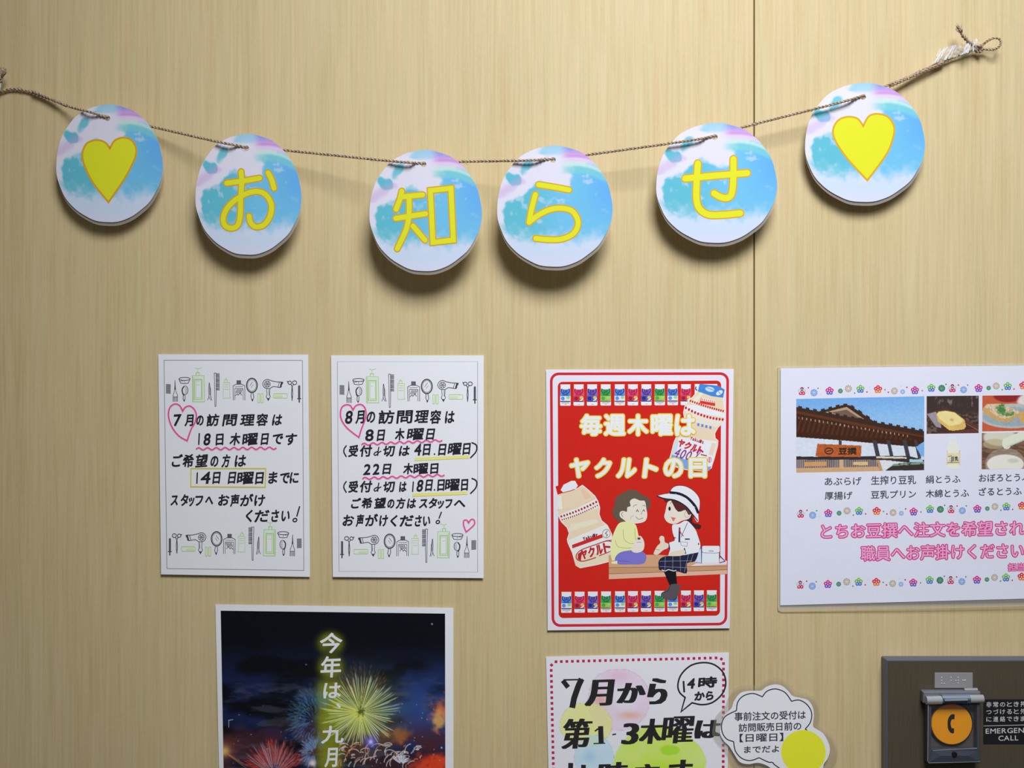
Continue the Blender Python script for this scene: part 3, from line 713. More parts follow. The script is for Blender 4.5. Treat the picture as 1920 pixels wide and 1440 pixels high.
# ------------------------------------------------------------------ fireworks poster
K3 = .50
q3 = [(403.8, 1133), (850, 1139.5), (850.5, 1752), (417.5, 1748)]
d3 = lambda x, y: .0016+(x-404)*3e-6
n3 = sheet('fireworks_poster', q3, d3, 'poster with a night photo of fireworks and vertical white lettering', 'poster', K3, wname='paper_low', rgb=(190, 190, 212))
def fire(x, y):
    C = np.zeros(x.shape+(3,)); C += np.array([6, 8, 14.])
    nz = fbm(x/60, y/26, 5)
    C = mixc(C, (18, 28, 64), sst(1180, 1300, y)*sst(.35, .7, nz)*.9); C = mixc(C, (34, 54, 110), sst(620, 800, x)*sst(1220, 1330, y)*sst(1420, 1360, y)*(.4+.6*sst(.3, .7, nz)))
    C = mixc(C, (58, 28, 36), sst(1330, 1400, y)*sst(.3, .62, fbm(x/45+9, y/30, 5))*.9); C = mixc(C, (22, 18, 30), sst(1395, 1440, y)*.4)
    C = mixc(C, (60, 62, 78), .5*sst(.56, .72, fbm(x/50+30, y/14, 5))*sst(1260, 1300, y))
    n2_ = fbm(x/16, y/16, 4)
    C = mixc(C, (168, 92, 60), sst(1.1, .2, np.hypot((x-832)/26, (y-1338)/34)+(n2_-.5)*1.4)*.9); C = mixc(C, (176, 142, 80), sst(1.1, .3, np.hypot((x-826)/16, (y-1350)/22)+(n2_-.5)*1.2)*.7)
    C = mixc(C, (140, 82, 42), sst(1.1, .1, np.hypot((x-742)/32, (y-1376)/20)+(n2_-.5)*1.5)*.8)
    C = mixc(C, (168, 52, 28), sst(1.15, .5, np.hypot((x-812)/46, (y-1434)/24)+(n2_-.5)*.8)); C = mixc(C, (120, 30, 24), sst(.55, .75, fbm(x/9, y/9, 3))*sst(770, 800, x)*sst(1405, 1425, y)*.6)
    # glow behind the column of lettering
    gl = np.exp(-((x-(618+(y-1250)*.0))/25)**4)*sst(1262, 1290, y)*(.75+.25*fbm(x/20, y/20, 3)); C = mixc(C, (116, 122, 20), gl*.92)
    for (tx, ty, rx, ry) in ((620, 1206, 25, 22), (620, 1250, 25, 24)):
        C = mixc(C, (104, 112, 20), np.exp(-(np.hypot((x-tx)/rx, (y-ty)/ry))**4)*.9)
    C = mixc(C, (30, 34, 14), np.exp(-(np.hypot((x-620)/17, (y-1228)/30))**4)*.5)
    # bursts
    def burst(C, cx, cy, R, n, col, wd, a0=0, a1=2*math.pi, r0=.08, seed=1, bend=0, col2=None, st=.9, dash=0):
        r_ = np.random.default_rng(seed)
        for i in range(n):
            a = a0+(a1-a0)*(i+r_.uniform(-.35, .35))/n; L = R*r_.uniform(.72, 1.05); s0 = R*r0*r_.uniform(.5, 2)
            dx, dy = x-cx, y-cy; al = dx*math.cos(a)+dy*math.sin(a); pe = -dx*math.sin(a)+dy*math.cos(a)
            bd = bend*(al/R)**2*math.cos(a)*R if bend else 0
            t = al/L; w = wd*(.5+.9*np.clip(t, 0, 1))*r_.uniform(.6, 1.2)
            m = np.exp(-((pe+bd)/w)**2)*((al > s0) & (t < 1.02))*sst(1.02, .85, t)*(.45+.55*np.sin(np.clip(t, 0, 1)*3.1)**.5)
            if dash: m = m*(.35+.65*(np.sin(al/2.1+i*2)*.5+.5))
            c = np.array(col) if col2 is None else (np.array(col)*(1-np.clip(t, 0, 1))[..., None]+np.array(col2)*np.clip(t, 0, 1)[..., None])
            m = (m*st*r_.uniform(.55, 1))[..., None]; C = C*(1-m)+c*m
        return C
    glow = np.exp(-(np.hypot(x-676, y-1334)/62)**2); C = mixc(C, (112, 124, 36), glow*.62)
    C = burst(C, 592, 1352, 62, 80, (60, 96, 150), 1.2, 1.2, 5.4, .3, 3, 0, (70, 110, 150), .8, 1)
    C = burst(C, 586, 1322, 44, 46, (70, 120, 110), .9, 2.4, 6.4, .3, 13, 0, (60, 90, 110), .6, 1)
    C = burst(C, 676, 1338, 100, 34, (150, 100, 48), .9, 3.9, 5.4, .4, 5, 0, (130, 80, 50), .7, 1)
    C = burst(C, 676, 1334, 76, 84, (214, 216, 120), .78, 0, 2*math.pi, .08, 1, .10, (196, 222, 196), .95)
    C = burst(C, 676, 1334, 58, 26, (200, 204, 80), .8, 1.2, 3.6, .1, 8, .08, (190, 200, 90), .9)
    C = burst(C, 514, 1448, 66, 64, (150, 60, 46), 1.2, 3.3, 6.1, .15, 4, .1, (196, 60, 50), .9, 1)
    C = burst(C, 514, 1452, 70, 22, (150, 160, 200), .8, 3.6, 5.9, .1, 14, .1, (130, 130, 150), .8)
    C = burst(C, 590, 1412, 34, 50, (84, 130, 180), .9, 1.5, 5, .2, 6, 0, (130, 170, 210), .8, 1)
    r_ = np.random.default_rng(11)
    for i in range(80):
        cx = r_.uniform(640, 795); cy = r_.uniform(1402, 1440); R = r_.uniform(5, 17); a = r_.uniform(2.6, 4.2); ln = r_.uniform(.9, 1.7)
        rr = np.hypot(x-cx, y-cy); th = np.arctan2(y-cy, x-cx) % (2*math.pi)
        m = np.exp(-((rr-R)/.7)**2)*(np.abs(th-a-ln/2) < ln/2); C = mixc(C, (206, 200, 196) if i % 3 else (196, 130, 90), m*.85)
    C = burst(C, 752, 1432, 22, 18, (190, 206, 220), 1.0, 3.6, 6.2, .1, 16, .2, None, .9)
    for i in range(60):
        cx = r_.uniform(430, 830); cy = r_.uniform(1300, 1440); m = np.exp(-(np.hypot(x-cx, y-cy)/1.0)**2); C = mixc(C, (170, 160, 170), m*r_.uniform(.2, .8))
    for cx, cy, rd, c, a in ((695, 1391, 11, (92, 84, 190), .95), (695, 1391, 4, (176, 176, 240), 1), (421, 1408, 9, (196, 196, 96), 1), (415, 1402, 22, (150, 84, 50), .6), (586, 1431, 6, (214, 176, 176), 1), (810, 1170, 1.5, (150, 160, 190), 1), (828, 1402, 1.5, (180, 190, 220), 1), (574, 1246, 1.5, (80, 100, 160), 1)):
        C = mixc(C, c, a*np.exp(-(np.hypot(x-cx, y-cy)/rd)**2))
    for k_ in (0, 1): C = mixc(C, (170, 110, 60), .55*np.exp(-((y-1412-(x-424)*(.62+.12*k_))/1.6)**2)*sst(424, 430, x)*sst(475, 450, x))
    C = mixc(C, (30, 16, 22), .6*sst(1446, 1500, y))
    return C
rows = list(np.linspace(0, .5, 300))+list(np.linspace(.5, 1, 40))[1:]
painted('fireworks_photo', [(413.8, 1145), (834.5, 1150.5), (835.5, 1738), (424.5, 1734)], d3, 5e-5, 420, rows, fire, K3, n3)
P = Print('lettering', n3, d3, 1.5e-4, K3, crop(390, 1120, 4))
for ch, a, b, y0, y1 in (('今', 838, 1008, 265, 420), ('年', 845, 1000, 440, 602), ('は', 865, 998, 640, 758), ('、', 960, 998, 795, 832), ('九', 850, 1020, 962, 1096), ('月', 876, 972, 1128, 1275)):
    P.char(ch, a+4, b-4, y0+4, y1-4, (206, 202, 212), 3.6, .06, slope=-.04, ink=True)
P.build('white vertical lettering')
P = Print('scuff_mark', n3, d3, 1.5e-4, K3); P.stroke([(429, 1350), (429, 1364)], 1, (130, 130, 150)); P.stroke([(428, 1351), (437, 1349)], 1, (150, 150, 165)); P.build()

# ------------------------------------------------------------------ red drink poster
K4 = .80
q4 = [(1023.9, 692.9), (1375.7, 691.9), (1368.2, 1178), (1026.8, 1182)]
d4 = lambda x, y: .0018+(y-692)*2e-6
n4 = sheet('red_drink_poster', q4, d4, 'red poster with drink bottles and two seated cartoon people on a bench', 'poster', K4, wname='paper_mid', rgb=(216, 214, 230))
RED = (194, 34, 25)
cE, cF = crop(1010, 680, 5.0526), crop(1010, 900, 5.0526)
def quadmap(TL, TR, BR, BL):
    def f(u, v): return ((TL[0]*(1-u)+TR[0]*u)*(1-v)+(BL[0]*(1-u)+BR[0]*u)*v, (TL[1]*(1-u)+TR[1]*u)*(1-v)+(BL[1]*(1-u)+BR[1]*u)*v)
    return f
P = Print('red_ground', n4, d4, 5e-5, K4, quadmap((1033.5, 701), (1364.5, 700.5), (1361, 1170), (1036.8, 1173)))
def rr01(r, w, h):
    return [(a/w, b/h) for a, b in rrect(0, 0, w, h, r, 6)]
P.stroke([(u, v) for u, v in rr01(14, 330, 470)], .0001, RED, closed=True)
P.v, P.f, P.mi = [], [], []
base = P.T; fr = rr01(14, 330, 470); pts = [base(u, v) for u, v in fr]; P.T = lambda x, y: (x, y); P.stroke(pts, 5, (196, 40, 52), closed=True)
f2 = quadmap((1045.8, 716), (1352.2, 713.6), (1350, 1154.3), (1047.4, 1158.9)); P.poly([f2(u, v) for u, v in rr01(9, 306, 442)], RED); P.build('rounded red ground with a thin red frame')
P = Print('bottle_row', n4, d4, 7e-5, K4, cE)
cols = [((88, 140, 214), (30, 50, 140), (190, 215, 230)), ((214, 70, 110), (150, 20, 70), (196, 60, 60)), ((128, 96, 176), (40, 40, 130), (70, 80, 170)), ((70, 160, 90), (20, 100, 60), (150, 190, 70))]
def mini(cx, y0, y1, i):
    base_d = P.d; mini_(cx, y0, y1, i); P.d = base_d
def mini_(cx, y0, y1, i):
    A, B, C_ = cols[i % 4]; h = y1-y0
    P.poly([(cx-47, y0), (cx+47, y0), (cx+45, y0+.12*h), (cx+50, y0+.55*h), (cx+50, y1-6), (cx+44, y1), (cx-44, y1), (cx-50, y1-6), (cx-50, y0+.55*h), (cx-45, y0+.12*h)], (228, 222, 236))
    P.poly([(cx-45, y0+.20*h), (cx+45, y0+.20*h), (cx+50, y0+.58*h), (cx-50, y0+.58*h)], A)
    P.ell(cx, y0+.17*h, 34, .08*h, (222, 222, 238)); P.poly([(cx-50, y0+.55*h), (cx+50, y0+.55*h), (cx+50, y0+.76*h), (cx-50, y0+.80*h)], C_ if i % 4 else (206, 220, 238))
    P.ell(cx+26, y0+.62*h, 18, .07*h, (206, 184, 90) if i % 4 in (1, 2) else (160, 196, 120)); P.ell(cx-24, y0+.66*h, 18, .09*h, B if i % 4 in (1, 2) else A)
    if i % 4 in (1, 2): P.stroke([(cx+40, y0+.68*h), (cx, y0+.82*h)], 11, (235, 230, 240))
    P.stroke(spline([(cx-34, y0+.24*h), (cx-38, y0+.32*h), (cx-26, y0+.42*h), (cx-8, y0+.44*h)], 4), 9, B); P.stroke(spline([(cx+34, y0+.22*h), (cx+38, y0+.32*h), (cx+24, y0+.42*h), (cx+4, y0+.45*h)], 4), 9, B)
    for dx in (-14, 2, 16): P.stroke([(cx+dx, y0+.25*h), (cx+dx-3, y0+.36*h)], 8, B)
    P.stroke([(cx-16, y0+.38*h), (cx+16, y0+.36*h)], 7, B); P.stroke([(cx-30, y0+.50*h), (cx+28, y0+.50*h)], 7, B, caps=False)
    P.stroke([(cx-48, y0+.80*h), (cx+48, y0+.80*h)], 10, (90, 50, 90) if i % 4 < 3 else (110, 90, 80), caps=False)
    if i % 4 in (0, 3): P.stroke([(cx-36, y0+.87*h), (cx+36, y0+.87*h)], 9, (170, 160, 160), caps=False)
    P.stroke([(cx-8, y0+.94*h), (cx+12, y0+.94*h)], 5, (150, 150, 160), caps=False)
for i, cx in enumerate((253, 380, 507, 635, 768, 893, 1020, 1147, 1270, 1395)): mini(cx, 206-.2*i, 408-.6*i, i)
P.poly([(1478, 202), (1692, 202), (1692, 300), (1478, 300)], (228, 222, 240)); P.stroke([(1490, 230), (1486, 250), (1500, 262)], 10, (50, 50, 130)); P.build('upper row of small fruit drink bottles')
P = Print('bottle_row', n4, d4, 7e-5, K4, cF)
for i, cx in enumerate((263, 388, 513, 638, 770, 893, 1018, 1145, 1270, 1395, 1518, 1640)): mini(cx, 1060-1.4*i, 1258-1.6*i, i)
P.build('lower row of small fruit drink bottles')
P = Print('bottle_picture', n4, d4, 9e-5, K4, cE)
cream, rim, wh = (232, 202, 176), (240, 226, 222), (226, 222, 230)
body = [(1512, 262), (1460, 325), (1412, 368), (1385, 415), (1372, 470), (1380, 520), (1410, 560), (1400, 620), (1350, 668), (1305, 700), (1280, 760), (1258, 850), (1235, 930), (1250, 975), (1390, 1012), (1590, 1030), (1632, 1000), (1660, 920), (1695, 790), (1700, 740), (1672, 715), (1668, 670), (1700, 612), (1755, 560), (1768, 480), (1755, 400), (1748, 325)]
P.poly(body, cream); P.stroke(body, 7, rim, closed=True)
P.poly([(1540, 275), (1478, 330), (1440, 385), (1480, 400), (1560, 290)], (238, 218, 204))
P.poly([(1405, 400), (1480, 400), (1765, 480), (1762, 520), (1380, 455)], wh); P.poly([(1395, 455), (1757, 545), (1690, 610), (1500, 570), (1390, 520)], (230, 214, 206))
P.poly([(1325, 705), (1690, 745), (1640, 1000), (1590, 1024), (1250, 960)], wh); P.poly([(1490, 600), (1560, 615), (1540, 700), (1480, 690)], (230, 200, 180)); P.poly([(1640, 760), (1680, 765), (1650, 880), (1610, 870)], (230, 200, 180))
P.poly([(1262, 870), (1300, 880), (1420, 930), (1500, 980), (1640, 985), (1610, 1026), (1400, 1010), (1240, 955)], (112, 160, 222)); P.poly([(1270, 860), (1300, 740), (1330, 735), (1300, 870)], (190, 212, 238))
P.poly([(1525, 200), (1700, 218), (1762, 255), (1748, 332), (1640, 318), (1508, 272)], (64, 128, 206)); P.ell(1622, 252, 44, 24, (190, 208, 236), .2); P.ell(1712, 285, 34, 20, (210, 220, 240), -.5); P.stroke([(1590, 235), (1660, 262)], 6, (64, 128, 206)); P.stroke([(1700, 270), (1722, 295)], 6, (64, 128, 206))
P.poly([(1538, 330), (1676, 360), (1670, 412), (1525, 385)], (206, 50, 44)); P.poly([(1542, 330), (1676, 358), (1672, 384), (1536, 360)], (232, 214, 208))
for i in range(7): P.stroke([(1550+i*19, 342+i*4), (1549+i*19, 356+i*4)], 6, (206, 50, 44))
for i in range(16): P.ell(1438+i*20.6, 368+i*6.3-(.016*(i-8)**2*6), 8, 12, (186, 40, 56), .2, n=10)
for i in range(13): P.ell(1395+i*29, 436+i*9.2+((i-6)**2)*-.6+14, 11, 14, (186, 40, 56), .2, n=10)
for i in range(4): P.poly([(1504+i*38, 572+i*9), (1524+i*38, 576+i*9), (1521+i*38, 602+i*9), (1501+i*38, 598+i*9)], (84, 130, 206))
def tilted(s, x, y, w, h, rot, rgb, grow=0, slant=0, gap=.11):
    n = len(s); c_, s_ = math.cos(rot), math.sin(rot); cw = w/n
    for i, ch in enumerate(s):
        cx, cy = x+c_*cw*(i+.5), y+s_*cw*(i+.5); P.char(ch, cx-cw*(.5-gap), cx+cw*(.5-gap), cy-h/2, cy+h/2, rgb, grow, slant, rot=rot, ink=ord(ch) > 255)
tilted('Yakult', 1436, 712, 138, 30, .32, (150, 40, 60), 1.6); tilted('ヤクルト', 1322, 752, 262, 68, .36, (190, 40, 62), 4.5, .1)
tilted('400', 1290, 845, 165, 92, .24, (130, 60, 140), 1.5, .25); P.stroke(spline([(1478, 905), (1530, 850), (1520, 835), (1495, 890), (1500, 905)], 5), 7, (130, 60, 140)); P.stroke([(1540, 870), (1590, 882)], 10, (120, 70, 60))
P.stroke(ellpts(1620, 920, 15, 24), 5, (196, 60, 60), closed=True); P.stroke([(1621, 905), (1619, 935)], 6, (180, 50, 60))
P.build('printed yogurt drink bottle with a blue cap')
# left bottle
P = Print('bottle_picture', n4, d4, 9e-5, K4, cF)
body = [(180, 138), (375, 75), (415, 50), (470, 95), (530, 150), (560, 200), (578, 260), (572, 325), (595, 385), (650, 430), (690, 510), (705, 600), (710, 760), (560, 800), (395, 832), (368, 818), (320, 690), (276, 590), (272, 560), (290, 505), (270, 450), (215, 395), (180, 320), (172, 280), (186, 240)]
P.poly(body, cream); P.stroke(body, 8, rim, closed=True)
P.poly([(395, 95), (430, 85), (500, 160), (440, 190)], (226, 190, 160)); P.poly([(188, 150), (215, 145), (225, 290), (190, 285)], (240, 224, 214))
P.poly([(200, 330), (545, 180), (572, 240), (560, 262), (215, 395)], (236, 222, 220)); P.stroke([(176, 285), (350, 270), (545, 165)], 5, (216, 184, 160))
P.poly([(282, 570), (640, 420), (705, 560), (705, 700), (350, 810)], (234, 222, 222)); P.poly([(335, 700), (350, 812), (400, 832), (705, 760), (705, 690)], (234, 208, 184)); P.poly([(300, 420), (540, 370), (575, 400), (290, 490)], (238, 214, 192))
P.poly([(160, 62), (215, 38), (320, 0), (350, 10), (378, 72), (180, 140)], RED); P.poly([(208, 95), (235, 45), (310, 8), (345, 8), (372, 55), (338, 95), (235, 120)], (222, 224, 244)); P.stroke([(232, 122), (262, 112), (300, 104), (340, 88)], 7, (190, 40, 50))
for i in range(13): P.ell(215+i*27.5, 345-i*8-i*i*.28, 9+(1 if i > 6 else 0), 12, (168, 36, 40), -.3, n=10)
for i in range(18): P.ell(222+i*19.6, 376-i*5.2-i*i*.16, 6, 9, (168, 36, 40), -.3, n=8)
tilted('Yakult', 418, 560, 150, 34, -.30, (120, 40, 60), 2.4, .1)
P.poly([(315, 615), (600, 512), (608, 545), (320, 648)], (196, 40, 44))
pts = spline([(700, 585), (640, 578), (540, 612), (420, 655), (370, 690), (355, 730), (375, 760), (430, 768), (540, 735)], 6); P.stroke(pts, 9, (178, 34, 46)); P.stroke([(540, 612), (640, 575), (700, 568)], 7, (178, 34, 46)); P.poly([(372, 700), (420, 665), (405, 720), (400, 765), (370, 750)], (178, 34, 46)); P.stroke([(575, 718), (690, 672)], 8, (178, 34, 46))
tilted('ヤクルト', 392, 715, 305, 84, -.30, (178, 34, 46), 5, .1)
P.stroke(ellpts(641, 508, 36, 40), 4, (120, 60, 80), closed=True); P.stroke([(650, 485), (632, 505), (652, 520), (640, 535)], 6, (110, 50, 70)); P.build('printed yogurt drink bottle with a red and white cap')
# people on the bench
P = Print('bench_picture', n4, d4, 2.6e-4, K4, cF); SK = (240, 214, 202); LN = (60, 50, 60)
P.poly([(663, 712), (1130, 708), (1720, 752), (1785, 770), (1785, 818), (665, 832)], (200, 156, 122)); P.poly([(665, 830), (1785, 816), (1785, 850), (665, 890)], (190, 146, 112)); P.poly([(665, 890), (1785, 850), (1785, 890), (665, 940)], (214, 172, 150)); P.poly([(1720, 745), (1785, 768), (1780, 800), (1440, 815), (1500, 785)], (224, 208, 216))
P.stroke([(665, 830), (1785, 816)], 4, (120, 80, 70)); P.stroke([(665, 890), (1785, 851)], 4, (110, 70, 60))
P.build('printed wooden bench')
# seated woman in yellow
P = Print('person_picture', n4, d4, 2.7e-4, K4, cF)
P.poly(spline([(770, 405), (708, 340), (700, 280), (722, 240), (722, 190), (760, 140), (810, 118), (850, 92), (930, 100), (975, 140), (1030, 160), (1058, 205), (1050, 265), (1000, 300), (900, 330), (820, 380)], 4, True), (96, 82, 70))
P.poly(spline([(840, 260), (870, 245), (865, 200), (905, 175), (960, 195), (1005, 200), (1020, 270), (1028, 340), (1005, 392), (930, 412), (850, 405), (800, 372), (770, 345), (770, 305), (800, 292), (835, 300)], 4, True), SK)
P.stroke(spline([(800, 305), (782, 322), (800, 350)], 4), 4, LN); P.stroke(spline([(895, 255), (910, 238), (930, 236)], 4), 4, LN); P.stroke(spline([(985, 245), (1000, 240), (1010, 250)], 4), 4, LN)
P.stroke(spline([(925, 300), (935, 282), (945, 302)], 4), 6, LN); P.stroke(spline([(986, 296), (995, 282), (1004, 298)], 4), 6, LN); P.stroke(spline([(920, 348), (950, 372), (988, 358)], 4), 4, LN); P.stroke(spline([(975, 300), (978, 318), (968, 322)], 4), 3, LN); P.stroke(spline([(868, 372), (880, 345), (900, 338)], 4), 3, (150, 110, 100))
P.poly(spline([(760, 412), (810, 395), (880, 400), (922, 430), (945, 520), (965, 600), (900, 640), (880, 690), (720, 760), (690, 745), (680, 650), (700, 540), (725, 470)], 4, True), (224, 226, 164)); P.stroke(spline([(800, 470), (810, 560), (860, 600), (910, 600)], 4), 4, (150, 150, 90)); P.stroke(spline([(725, 570), (750, 630), (830, 645), (880, 640)], 4), 4, (150, 150, 90)); P.stroke(spline([(912, 460), (915, 540), (930, 590)], 4), 4, (150, 150, 90))
P.poly(spline([(722, 745), (765, 690), (850, 668), (950, 668), (1010, 700), (1018, 750), (985, 795), (860, 800), (752, 796)], 4, True), (120, 112, 196)); P.stroke([(755, 765), (855, 772)], 3, (70, 64, 140)); P.poly([(690, 775), (745, 765), (745, 795), (690, 792)], (234, 224, 190))
P.poly(spline([(880, 640), (930, 560), (965, 530), (1000, 590), (990, 665), (930, 690), (885, 675)], 4, True), SK); P.poly([(925, 575), (968, 570), (975, 620), (930, 628)], (226, 214, 222)); P.stroke([(930, 590), (970, 588)], 4, (160, 90, 110)); P.poly([(935, 545), (965, 545), (962, 565), (938, 565)], (110, 40, 60))
P.build('cartoon person with short brown hair and a pale yellow top')
# sales lady in a white hat
P = Print('person_picture', n4, d4, 2.7e-4, K4, cF)
P.poly(spline([(1390, 300), (1455, 330), (1460, 400), (1520, 420), (1540, 440), (1520, 465), (1470, 450), (1420, 410), (1385, 380)], 4, True), (70, 30, 34))
P.poly(spline([(1215, 230), (1240, 190), (1330, 180), (1420, 240), (1445, 310), (1425, 365), (1360, 385), (1310, 410), (1260, 415), (1215, 395), (1190, 350), (1200, 300)], 4, True), SK)
P.poly(spline([(1180, 160), (1240, 170), (1330, 190), (1440, 250), (1450, 310), (1420, 330), (1390, 285), (1340, 300), (1300, 280), (1265, 215), (1250, 195), (1215, 210), (1195, 200)], 4, True), (84, 40, 40))
P.poly(spline([(1300, 260), (1340, 265), (1375, 250), (1360, 285), (1320, 300)], 4, True), (84, 40, 40)); P.ell(1240, 272, 11, 20, (30, 24, 34)); P.stroke(spline([(1248, 225), (1262, 205), (1280, 215)], 4), 4, LN); P.poly([(1252, 350), (1300, 358), (1275, 395)], (216, 110, 100)); P.stroke(ellpts(1405, 325, 22, 30), 3, (140, 100, 90), closed=True)
P.poly(spline([(1122, 148), (1190, 132), (1238, 122), (1262, 80), (1310, 55), (1390, 60), (1470, 105), (1522, 175), (1526, 260), (1512, 320), (1515, 385), (1495, 392), (1450, 310), (1390, 240), (1290, 185), (1170, 170)], 4, True), (224, 228, 246)); P.stroke(spline([(1122, 148), (1190, 132), (1238, 122), (1262, 80), (1310, 55), (1390, 60), (1470, 105), (1522, 175), (1526, 260), (1512, 320)], 5), 4, (60, 50, 90))
P.stroke(spline([(1240, 118), (1330, 130), (1410, 170), (1480, 245), (1512, 315)], 6), 25, (28, 28, 50), caps=False); P.stroke(spline([(1125, 152), (1180, 172), (1290, 195), (1390, 245), (1455, 320), (1505, 385)], 6), 9, (28, 28, 50))
for a in ((1310, 140), (1400, 178), (1470, 250)): P.stroke([(a[0]-14, a[1]-10), (a[0]+14, a[1]+12)], 3, (200, 204, 220))
P.poly(spline([(1268, 425), (1330, 415), (1395, 385), (1450, 425), (1500, 500), (1535, 620), (1515, 680), (1480, 700), (1250, 715), (1245, 660), (1225, 630), (1235, 595), (1290, 570), (1270, 500)], 4, True), (220, 228, 246)); P.stroke(spline([(1500, 500), (1535, 620), (1510, 690)], 4), 4, (60, 60, 100)); P.stroke([(1410, 405), (1350, 540)], 5, (40, 44, 80)); P.stroke([(1335, 450), (1332, 590)], 16, (34, 40, 80), caps=False); P.stroke([(1330, 455), (1345, 500), (1370, 530)], 8, (190, 40, 60)); P.stroke([(1385, 560), (1432, 560)], 12, (34, 40, 80), caps=False); P.stroke([(1345, 585), (1410, 590), (1405, 630), (1350, 620)], 4, (120, 120, 150), closed=True); P.stroke([(1230, 598), (1240, 650)], 12, (40, 44, 80)); P.stroke([(1380, 650), (1392, 695)], 12, (40, 44, 80)); P.stroke([(1275, 548), (1298, 548)], 7, (34, 40, 80)); P.ell(1515, 606, 6, 10, LN)
P.poly(spline([(1090, 690), (1120, 630), (1152, 595), (1142, 555), (1158, 530), (1188, 540), (1196, 590), (1230, 605), (1222, 645), (1180, 665), (1130, 706), (1095, 704)], 4, True), (236, 206, 190)); P.poly(spline([(1225, 720), (1250, 685), (1320, 668), (1378, 660), (1382, 700), (1300, 735), (1240, 738)], 4, True), (236, 206, 190)); P.stroke([(1110, 655), (1145, 665)], 3, LN)
P.poly([(1180, 855), (1300, 850), (1312, 1000), (1245, 1005)], (22, 18, 28)); P.poly(spline([(1250, 990), (1335, 990), (1335, 1050), (1295, 1125), (1215, 1132), (1160, 1095), (1170, 1065), (1215, 1040)], 4, True), (84, 80, 86)); P.stroke([(1250, 995), (1225, 1050), (1165, 1075)], 4, (40, 36, 44))
P.poly([(1500, 690), (1540, 645), (1545, 790), (1480, 780)], (196, 210, 240)); P.stroke([(1540, 640), (1542, 788), (1490, 780)], 4, (60, 70, 120))
P.poly(spline([(1140, 760), (1200, 722), (1330, 720), (1500, 688), (1510, 700), (1480, 770), (1405, 790), (1402, 885), (1300, 860), (1230, 855), (1150, 855), (1136, 820)], 3, True), (34, 36, 60))
for a, b in (((1145, 770), (1450, 765)), ((1150, 820), (1400, 830)), ((1200, 725), (1195, 855)), ((1270, 722), (1270, 850)), ((1340, 718), (1345, 865)), ((1420, 705), (1380, 870)), ((1465, 698), (1440, 778))): P.stroke([a, b], 3, (150, 154, 180))
P.stroke(spline([(1170, 852), (1200, 862), (1230, 850), (1280, 862), (1300, 855)], 4), 7, (226, 222, 236))
P.build('cartoon person in a white hat and checked skirt')
P = Print('bag_picture', n4, d4, 2.7e-4, K4, cF)
P.poly([(1550, 630), (1710, 636), (1710, 780), (1545, 785)], (214, 224, 244)); P.poly(rrect(1548, 624, 1715, 690, 14), (224, 232, 248)); P.stroke(spline([(1548, 640), (1552, 685), (1640, 692), (1710, 686), (1716, 640)], 4), 4, (60, 70, 130)); P.stroke([(1710, 690), (1710, 780)], 4, (60, 70, 130)); P.stroke([(1545, 640), (1545, 785)], 4, (60, 70, 130)); P.stroke([(1720, 720), (1765, 770), (1715, 785)], 8, (60, 56, 130)); P.stroke([(1615, 672), (1655, 674)], 8, (120, 126, 170))
P.build('printed pale blue box bag')
P = Print('lettering', n4, d4, 3.6e-4, K4, cE); GO, IV = (232, 176, 60), (240, 236, 236)
for gr, c in ((19, GO), (12, (244, 220, 120)), (6.0, IV)):
    for ch, a, b in (('毎', 400, 592), ('週', 625, 815), ('木', 850, 1032), ('曜', 1072, 1262), ('は', 1298, 1478)): P.char(ch, a, b, 497, 685, c, gr, ink=True)
P.build('white lettering with gold edges, upper line'); P = Print('lettering', n4, d4, 3.6e-4, K4, cE)
for gr, c in ((19, GO), (12, (244, 220, 120)), (6.0, IV)):
    for ch, a, b in (('ヤ', 300, 470), ('ク', 538, 678), ('ル', 752, 920), ('ト', 1000, 1125), ('の', 1192, 1360), ('日', 1432, 1582)): P.char(ch, a, b, 912, 1084, c, gr, .12 if ord(ch) > 0x30a0 and ord(ch) < 0x3100 else 0, ink=True)
P.build('white lettering with gold edges, lower line')

# ------------------------------------------------------------------ laminated tofu poster
K5 = .86
q5 = [(1463.8, 690.5), (2085, 683.5), (2085, 1118), (1463, 1135)]
d5 = lambda x, y: .0022+(x-1463)*8e-6*max(0, (y-690)/440)
n5 = sheet('laminated_tofu_poster', q5, d5, 'laminated white poster with food photos, flower borders and pink outlined lettering', 'poster', K5, wname='paper_bright', rgb=(216, 219, 238), nx=6, ny=6)
slab('laminate_film', [(1459, 686.5), (2092, 679.5), (2092, 1131), (1458.7, 1146)], d5, .0001, film_mat('pouch_film', .16, (.8, .8, .78), .2), n5, 6, 6, extra=-.0004)
P = Print('laminate_rim', n5, d5, -.0003, K5); P.stroke([(1459, 1139), (1460.5, 1144), (1466, 1146.3), (1700, 1141.5), (2090, 1131)], 1.6, (196, 176, 134)); P.stroke([(1459, 1139), (1459, 688), (1462, 686.5)], 1.0, (206, 188, 150)); P.build('sealed clear edge of the pouch')
cG, cH = crop(1440, 670, 4), crop(1440, 900, 4)
P = Print('flower_border', n5, d5, 5e-5, K5, cG)
raw = [(255, 255, 'fp'), (345, 265, 'b27'), (462, 252, 'fu'), (543, 252, 'g18'), (603, 235, 't27'), (693, 238, 'fg'), (825, 240, 'fr'), (948, 252, 't26'), (1010, 258, 'b18'), (1102, 248, 'fu'), (1225, 230, 'fg'), (1303, 232, 'g26'), (1383, 233, 'fp'), (1467, 243, 'b26'), (1580, 232, 'fu'), (1655, 230, 'g17'), (1712, 215, 't26'), (1798, 217, 'fg'), (1915, 212, 'fr'), (2030, 222, 't26'), (2100, 228, 'b18')]
